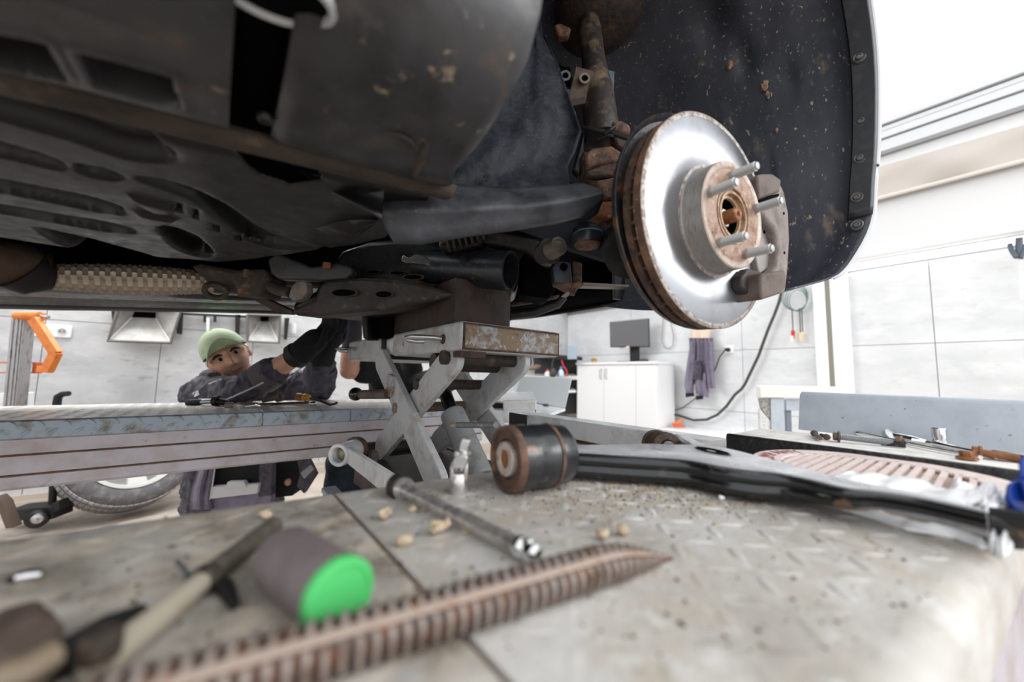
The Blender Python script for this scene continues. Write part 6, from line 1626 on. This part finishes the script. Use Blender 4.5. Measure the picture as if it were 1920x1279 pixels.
m_face = m_skin.copy(); m_face.name = 'skin_stubble'; nt_f = m_face.node_tree
gt = nt_f.nodes.new('ShaderNodeTexCoord'); vd = nt_f.nodes.new('ShaderNodeVectorMath'); vd.operation = 'DISTANCE'
jp = hc+ey*.058-ez*.092-man.location; vd.inputs[1].default_value = jp
mr_ = nt_f.nodes.new('ShaderNodeMapRange'); mr_.inputs['From Min'].default_value = .085; mr_.inputs['From Max'].default_value = .040; mr_.inputs['To Max'].default_value = .55
nt_f.links.new(gt.outputs['Object'], vd.inputs[0]); nt_f.links.new(vd.outputs['Value'], mr_.inputs[0])
mx_ = nt_f.nodes.new('ShaderNodeMix'); mx_.data_type = 'RGBA'; bs_ = nt_f.nodes['Principled BSDF']
src = bs_.inputs['Base Color'].links[0].from_socket
nt_f.links.new(src, mx_.inputs['A']); mx_.inputs['B'].default_value = lin((96, 74, 66))+(1,); nt_f.links.new(mr_.outputs[0], mx_.inputs['Factor']); nt_f.links.new(mx_.outputs['Result'], bs_.inputs['Base Color'])
b.v = [V((p.x, p.y, max(p.z, DK+.012))) if p.y < 1.80 and p.z > .62 else p for p in b.v]
bo = b.build('body', m_face, man); remesh(bo, .0042, 3)
def onface(x, z, dy=0):                                     # a point just off the face surface
    y = .092*math.sqrt(max(0, 1-(x/.074)**2-(z/.113)**2))*.97
    return hc+(ex*x+ey*(y+dy)+ez*z)*hk_
rt = Matrix((ex, ey, ez)).transposed()
for sg in (-1, 1):
    e_ = M().ball(onface(sg*.031, .000, -.0125), .0125, .0115, .0080, 16, 10, rt).build('eye', m_eyew, man)
    M().ball(onface(sg*.031+.001, .000, -.0022), .0060, .0030, .0060, 12, 8, rt).build('iris', m_void, e_)
    M().tube([onface(sg*.014, .0145, .001), onface(sg*.026, .0195, .0035), onface(sg*.040, .0195, .001), onface(sg*.052, .0125, -.002)], [.0042, .0060, .0054, .0030], 8).build('eyebrow', m_hair, man)
    M().tube([onface(sg*.018, .0030, -.0055), onface(sg*.031, .0078, -.0010), onface(sg*.045, .0020, -.0055)], [.0016, .0024, .0016], 8).build('eyelid', m_hair, man)
    sb = M()
    rr_ = []
    for i in range(7):
        z = .055-.075*i/6
        rr_.append([hc+(ex*(sg*.0755*math.sqrt(max(.05, 1-(y/.094)**2-(z/.115)**2)))+ey*y+ez*z)*hk_ for y in (-.085, -.06, -.03, 0, .018-.02*i/6)])
    M().grid(rr_).build('sideburn', m_hair, man, solid=.003, smooth=60)
M().tube([onface(-.027, -.0640, -.003), onface(-.014, -.0690, .0075), onface(0, -.0705, .0105), onface(.014, -.0690, .0075), onface(.027, -.0630, -.003)], [.0014, .0036, .0042, .0036, .0014], 8).build('mouth', m_lips, man)
# cap: crown of six gores, long curved brim
cz_ = .040; crown = []
for i in range(15):
    th = (PI/2)*i/14
    row = []
    for j in range(49):
        ph = 2*PI*j/48
        x, y, z = .0835*math.cos(ph)*math.cos(th), (.106*math.sin(ph)-.006)*math.cos(th), cz_-.020*(math.cos(ph)**2)*(1-th)*.6 + .088*math.sin(th)**.9
        z += .006*(-math.sin(ph))*(1-th)*-1 if False else 0
        x *= 1+.008*math.cos(6*ph); y *= 1+.008*math.cos(6*ph)
        row.append(hc+(ex*x+ey*y+ez*z)*hk_)
    crown.append(row)
M().grid(crown).build('cap_crown', m_cap, man, smooth=60, solid=.004)
br = []
for i in range(9):
    t = i/8; row = []
    for j in range(25):
        a = rad(14+152*j/24); cx_, sy_ = math.cos(a), math.sin(a)
        x = .083*cx_*(1+.03*t); y = .102*sy_-.006+t*.074*sy_**.8; z = cz_+.005-.034*(cx_**2)+t*.034*(1-cx_**2)-.020*t*cx_**2
        row.append(hc+(ex*x+ey*y+ez*z)*hk_)
    br.append(row)
M().grid(br).build('cap_brim', m_cap, man, smooth=60, solid=.004)
M().ball(hc+(ez*(cz_+.089)+ey*-.006)*hk_, .007, .007, .004, 12, 8).build('cap_button', m_cap, man)
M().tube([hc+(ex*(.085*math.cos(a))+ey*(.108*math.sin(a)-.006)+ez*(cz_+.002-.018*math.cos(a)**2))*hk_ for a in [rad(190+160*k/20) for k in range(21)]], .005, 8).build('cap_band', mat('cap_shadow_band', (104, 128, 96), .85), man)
# jacket
j = M()
limb(j, [(neck+CU*.0-CF*.01, .082), (chest, .165), (belly, .175), (hip+V((0, 0, -.02)), .20)], 28)
limb(j, [(chest+CR*-.02, .13), (shR, .080), (shR.lerp(elR, .5), .066), (elR, .057), (elR.lerp(wrR, .52), .051)], 20)
limb(j, [(chest+CR*.06, .13), (shL, .082), (shL.lerp(elL, .5), .072), (elL, .066), (elL.lerp(wrL, .6), .052)], 20)
j.v = [V((p.x, p.y, max(p.z, DK+.006))) if p.y < 1.80 and p.z > .62 else p for p in j.v]
jo_ = j.build('jacket', m_jacket, man); remesh(jo_, .007, 2, (.036, .042))
cR = elR.lerp(wrR, .50); axR = (wrR-elR).normalized()
M().lathe(elR.lerp(wrR, .32), axR, [(0, .058), (.02, .0585), (.052, .056), (.054, .049), (.02, .046)], 36).jitter(.002, 30).build('sleeve_cuff', mat('cuff_grey', (96, 88, 92), .85), man)
cL = elL.lerp(wrL, .62)
M().lathe(elL.lerp(wrL, .25), (wrL-elL), [(0, .062), (.03, .060), (.05, .055), (.05, .045)], 32).jitter(.003, 30).build('sleeve_cuff', m_jacket, man)
dg_ = bpy.context.evaluated_depsgraph_get(); dg_.update()
ev_ = jo_.evaluated_get(dg_); jmw = jo_.matrix_world.copy() if False else Matrix.Translation(man.location)
def onjacket(x, y, d):
    """the point of the jacket seen at this place of the photograph"""
    o_ = jmw.inverted() @ CPOS; r_ = ray(x, y).normalized()
    ok, hit, nn, fi_ = ev_.ray_cast(o_, r_)
    return (jmw @ hit)-r_*.002 if ok and abs((jmw @ hit-CPOS).dot(CF)-d) < .25 else A(x, y, d)
def piping(name, px, r=.0032):
    ps = [V(p) for p in px]; q = []
    for a, b in zip(ps, ps[1:]): q += [a.lerp(b, t/3) for t in range(3)]
    q.append(ps[-1])
    return M().tube([onjacket(*p) for p in q], r, 8).build(name, m_reflect, man)
piping('sleeve_piping', [(374, 748, 1.36), (400, 750, 1.33), (425, 749, 1.31), (450, 738, 1.30), (470, 729, 1.29), (494, 717, 1.285)])
piping('sleeve_piping', [(545, 702, 1.50), (560, 693, 1.50), (575, 684, 1.49)], .003)
piping('shoulder_piping', [(392, 720, 1.47), (405, 715, 1.48), (416, 711, 1.49)], .0025)
M().prism([onjacket(x, y, 1.47) for x, y in ((362, 737), (373, 731), (375, 740), (366, 744))], -CF*.004).build('reflective_patch', m_reflect, man)
M().prism([onjacket(x, y, 1.32) for x, y in ((430, 750), (450, 744), (460, 753), (445, 755))], -CF*.004).build('elbow_patch', mat('elbow_light', (150, 150, 158), .8), man)
def flat(name, px, d, mt, th=.012): return M().prism([A(x, y, d) for x, y in px], CF*th).build(name, mt, man, bevel=.002)
flat('reflective_band', [(396, 913), (485, 908), (482, 926), (393, 936)], 1.455, m_reflect, .02)
flat('white_tab', [(426, 904), (456, 903), (463, 914), (422, 917)], 1.45, m_reflect, .02)
M().tube([A(403, 876, 1.46), A(399, 905, 1.455), (A(394, 936, 1.455))], .0028, 8).build('front_piping', m_reflect, man)
lf = M(); rr_ = []
for (y, xa, xb) in ((868, 378, 402), (890, 372, 400), (912, 365, 397), (935, 362, 394), (955, 362, 398)):
    rr_.append([A(xa-4+(xb-xa+4)*k/14, y, 1.50-.050*math.sin(PI*min(1, k/14*.6+.2))-.008*math.sin(k*.9+y*.01)) for k in range(15)])
lf.grid(rr_).build('jacket_panel', m_jackl, man, smooth=60, solid=.008)
flat('jacket_hem', [(394, 936), (482, 926), (508, 924), (508, 960), (396, 965)], 1.475, m_jackl, .03)
flat('jacket_facing', [(486, 872), (510, 870), (508, 930), (484, 932)], 1.47, m_jacket, .03)
flat('dark_shirt', [(402, 876), (488, 870), (486, 912), (398, 918)], 1.49, m_blackcloth, .03)
flat('dark_front', [(510, 868), (560, 864), (566, 900), (548, 930), (508, 934)], 1.55, m_blackcloth, .06)
flat('jacket_flap', [(556, 862), (578, 860), (593, 890), (570, 926), (556, 912), (562, 890)], 1.50, m_jacket, .02)
flat('flap_patch', [(563, 887), (582, 872), (589, 880), (570, 899)], 1.492, mat('patch_grey', (142, 142, 146), .7), .006)
M().ball(A(540, 904, 1.545), .013, .010, .015, 14, 10).build('finger_tip', m_skin, man)
tr_m = M()
limb(tr_m, [(hip, .17), (hip.lerp(kn1, .5), .125), (kn1, .095), (ft1, .065)], 20); limb(tr_m, [(hip, .17), (hip.lerp(kn2, .5), .125), (kn2, .095), (ft2, .065)], 20)
tr_m.v = [V((p.x, p.y, max(.008, p.z))) for p in tr_m.v]
remesh(tr_m.build('trousers', m_blackcloth, man), .012, 2, (.02, .06))
for ft in (ft1, ft2): M().ball(V((ft.x, ft.y+.07, .06)), .05, .13, .055, 18, 12).build('work_shoe', m_blackm, man)
# gloves
gR = M(); hand(gR, wrR, A(625, 612, 1.40)-wrR, 1, CU+CR*.5, .8, 1.08, .0125)
limb(gR, [(elR.lerp(wrR, .90), .043), (wrR, .044), (wrR+(A(622, 612, 1.40)-wrR).normalized()*.06, .044)])
remesh(gR.build('glove', m_blackcloth, man), .005, 2)
M().lathe(elR.lerp(wrR, .86), axR, [(0, .042), (.004, .047), (.024, .047), (.028, .043)], 32).build('glove_cuff', m_blackm, man)
gL = M(); hand(gL, wrL, A(640, 596, 1.48)-wrL, -1, CU+CR*.4, .9, 1.1, .0128)
limb(gL, [(elL.lerp(wrL, .72), .046), (wrL, .048), (wrL+(A(640, 596, 1.48)-wrL).normalized()*.06, .045)])
remesh(gL.build('glove', m_blackcloth, man), .005, 2)
# ---- the second man, mostly hidden behind the jack
D2 = 1.86
hc2 = A(790, 616, 2.20)
man2 = thing('person', 'second worker in black T-shirt and dark jeans crouching mostly hidden behind the jack', 'person', (hc2.x, hc2.y, 0))
sh2, el2, wr2 = A(722, 690, 2.0), A(655, 694, 1.84), A(662, 624, 1.82)
ch2, hp2 = A(735, 765, 2.10), A(700, 900, 2.14)
kn2a, kn2b = A(640, 868, 1.95), fl_(A(760, 900, 1.98), .36)
f2a, f2b = V((kn2a.x+.0, kn2a.y+.05, .05)), V((kn2b.x+.1, kn2b.y+.12, .05))
b = M(); ex2 = CR*.5+CF*.86; ex2.z = 0; ex2.normalize(); ez2 = V((0, 0, 1)); ey2 = ez2.cross(ex2)
head_mesh(b, hc2, ex2, ey2, ez2, .95)
limb(b, [(hc2-ez2*.06, .052), (A(765, 690, 2.18), .058), (ch2, .10)]); limb(b, [(ch2, .13), (hp2, .14)])
limb(b, [(ch2, .09), (sh2, .062), (sh2.lerp(el2, .5), .052), (el2, .047), (el2.lerp(wr2, .45), .046), (wr2, .032)])
sh3, el3, wr3 = A(850, 700, 2.1), A(860, 690, 1.95), A(800, 610, 1.9)
limb(b, [(ch2, .09), (sh3, .06), (el3, .045), (wr3, .032)])
for kn, ft in ((kn2a, f2a), (kn2b, f2b)): limb(b, [(hp2, .10), (kn, .065), (ft, .042)])
hand(b, wr2, CU+CR*.1, 1, CR, .8, .95, .0085); hand(b, wr3, CU+CR*-.1, -1, CR*-1, .8, .95, .0085)
remesh(b.build('body', m_skin, man2), .006, 3)
s = M(); limb(s, [(A(765, 692, 2.16), .085), (ch2, .165), (ch2.lerp(hp2, .6), .16), (hp2, .165)], 24)
limb(s, [(ch2, .12), (sh2, .085), (sh2.lerp(el2, .62), .074)], 20); limb(s, [(ch2, .12), (sh3, .08), (sh3.lerp(el3, .7), .068)], 20)
remesh(s.build('t_shirt', m_blackcloth, man2), .009, 2, (.018, .05))
s = M()
for kn, ft in ((kn2a, f2a), (kn2b, f2b)): limb(s, [(hp2, .15), (kn, .082), (V((ft.x, ft.y, .10)), .062)], 20)
remesh(s.build('jeans', m_jeans, man2), .009, 2, (.012, .05))
for ft in (f2a, f2b): M().ball(V((ft.x, ft.y-.05, .05)), .048, .12, .05, 18, 12).build('work_shoe', m_blackm, man2)
s = M(); hand(s, wr2, CU+CR*.1, 1, CR, .8, 1.05, .012); limb(s, [(el2.lerp(wr2, .55), .046), (wr2, .043), (wr2+CU*.06, .042)])
remesh(s.build('glove', mat('glove_slate', (56, 54, 60), .85), man2), .006, 2)
hr = M().ball(hc2+ez2*.03-ey2*.012, .078, .095, .095, 20, 14).build('hair', m_hair, man2)
yb = thing('yellow_hose', 'yellow hose end lying on the floor behind the jack link', 'hose', A(682, 900, 3.05))
M().tube([A(664, 882, 3.05), A(674, 890, 3.05), A(686, 897, 3.05), A(700, 902, 3.05)], [.034, .03, .024, .02], 10).build('hose', mat('hose_yellow', (222, 180, 90), .5), yb)
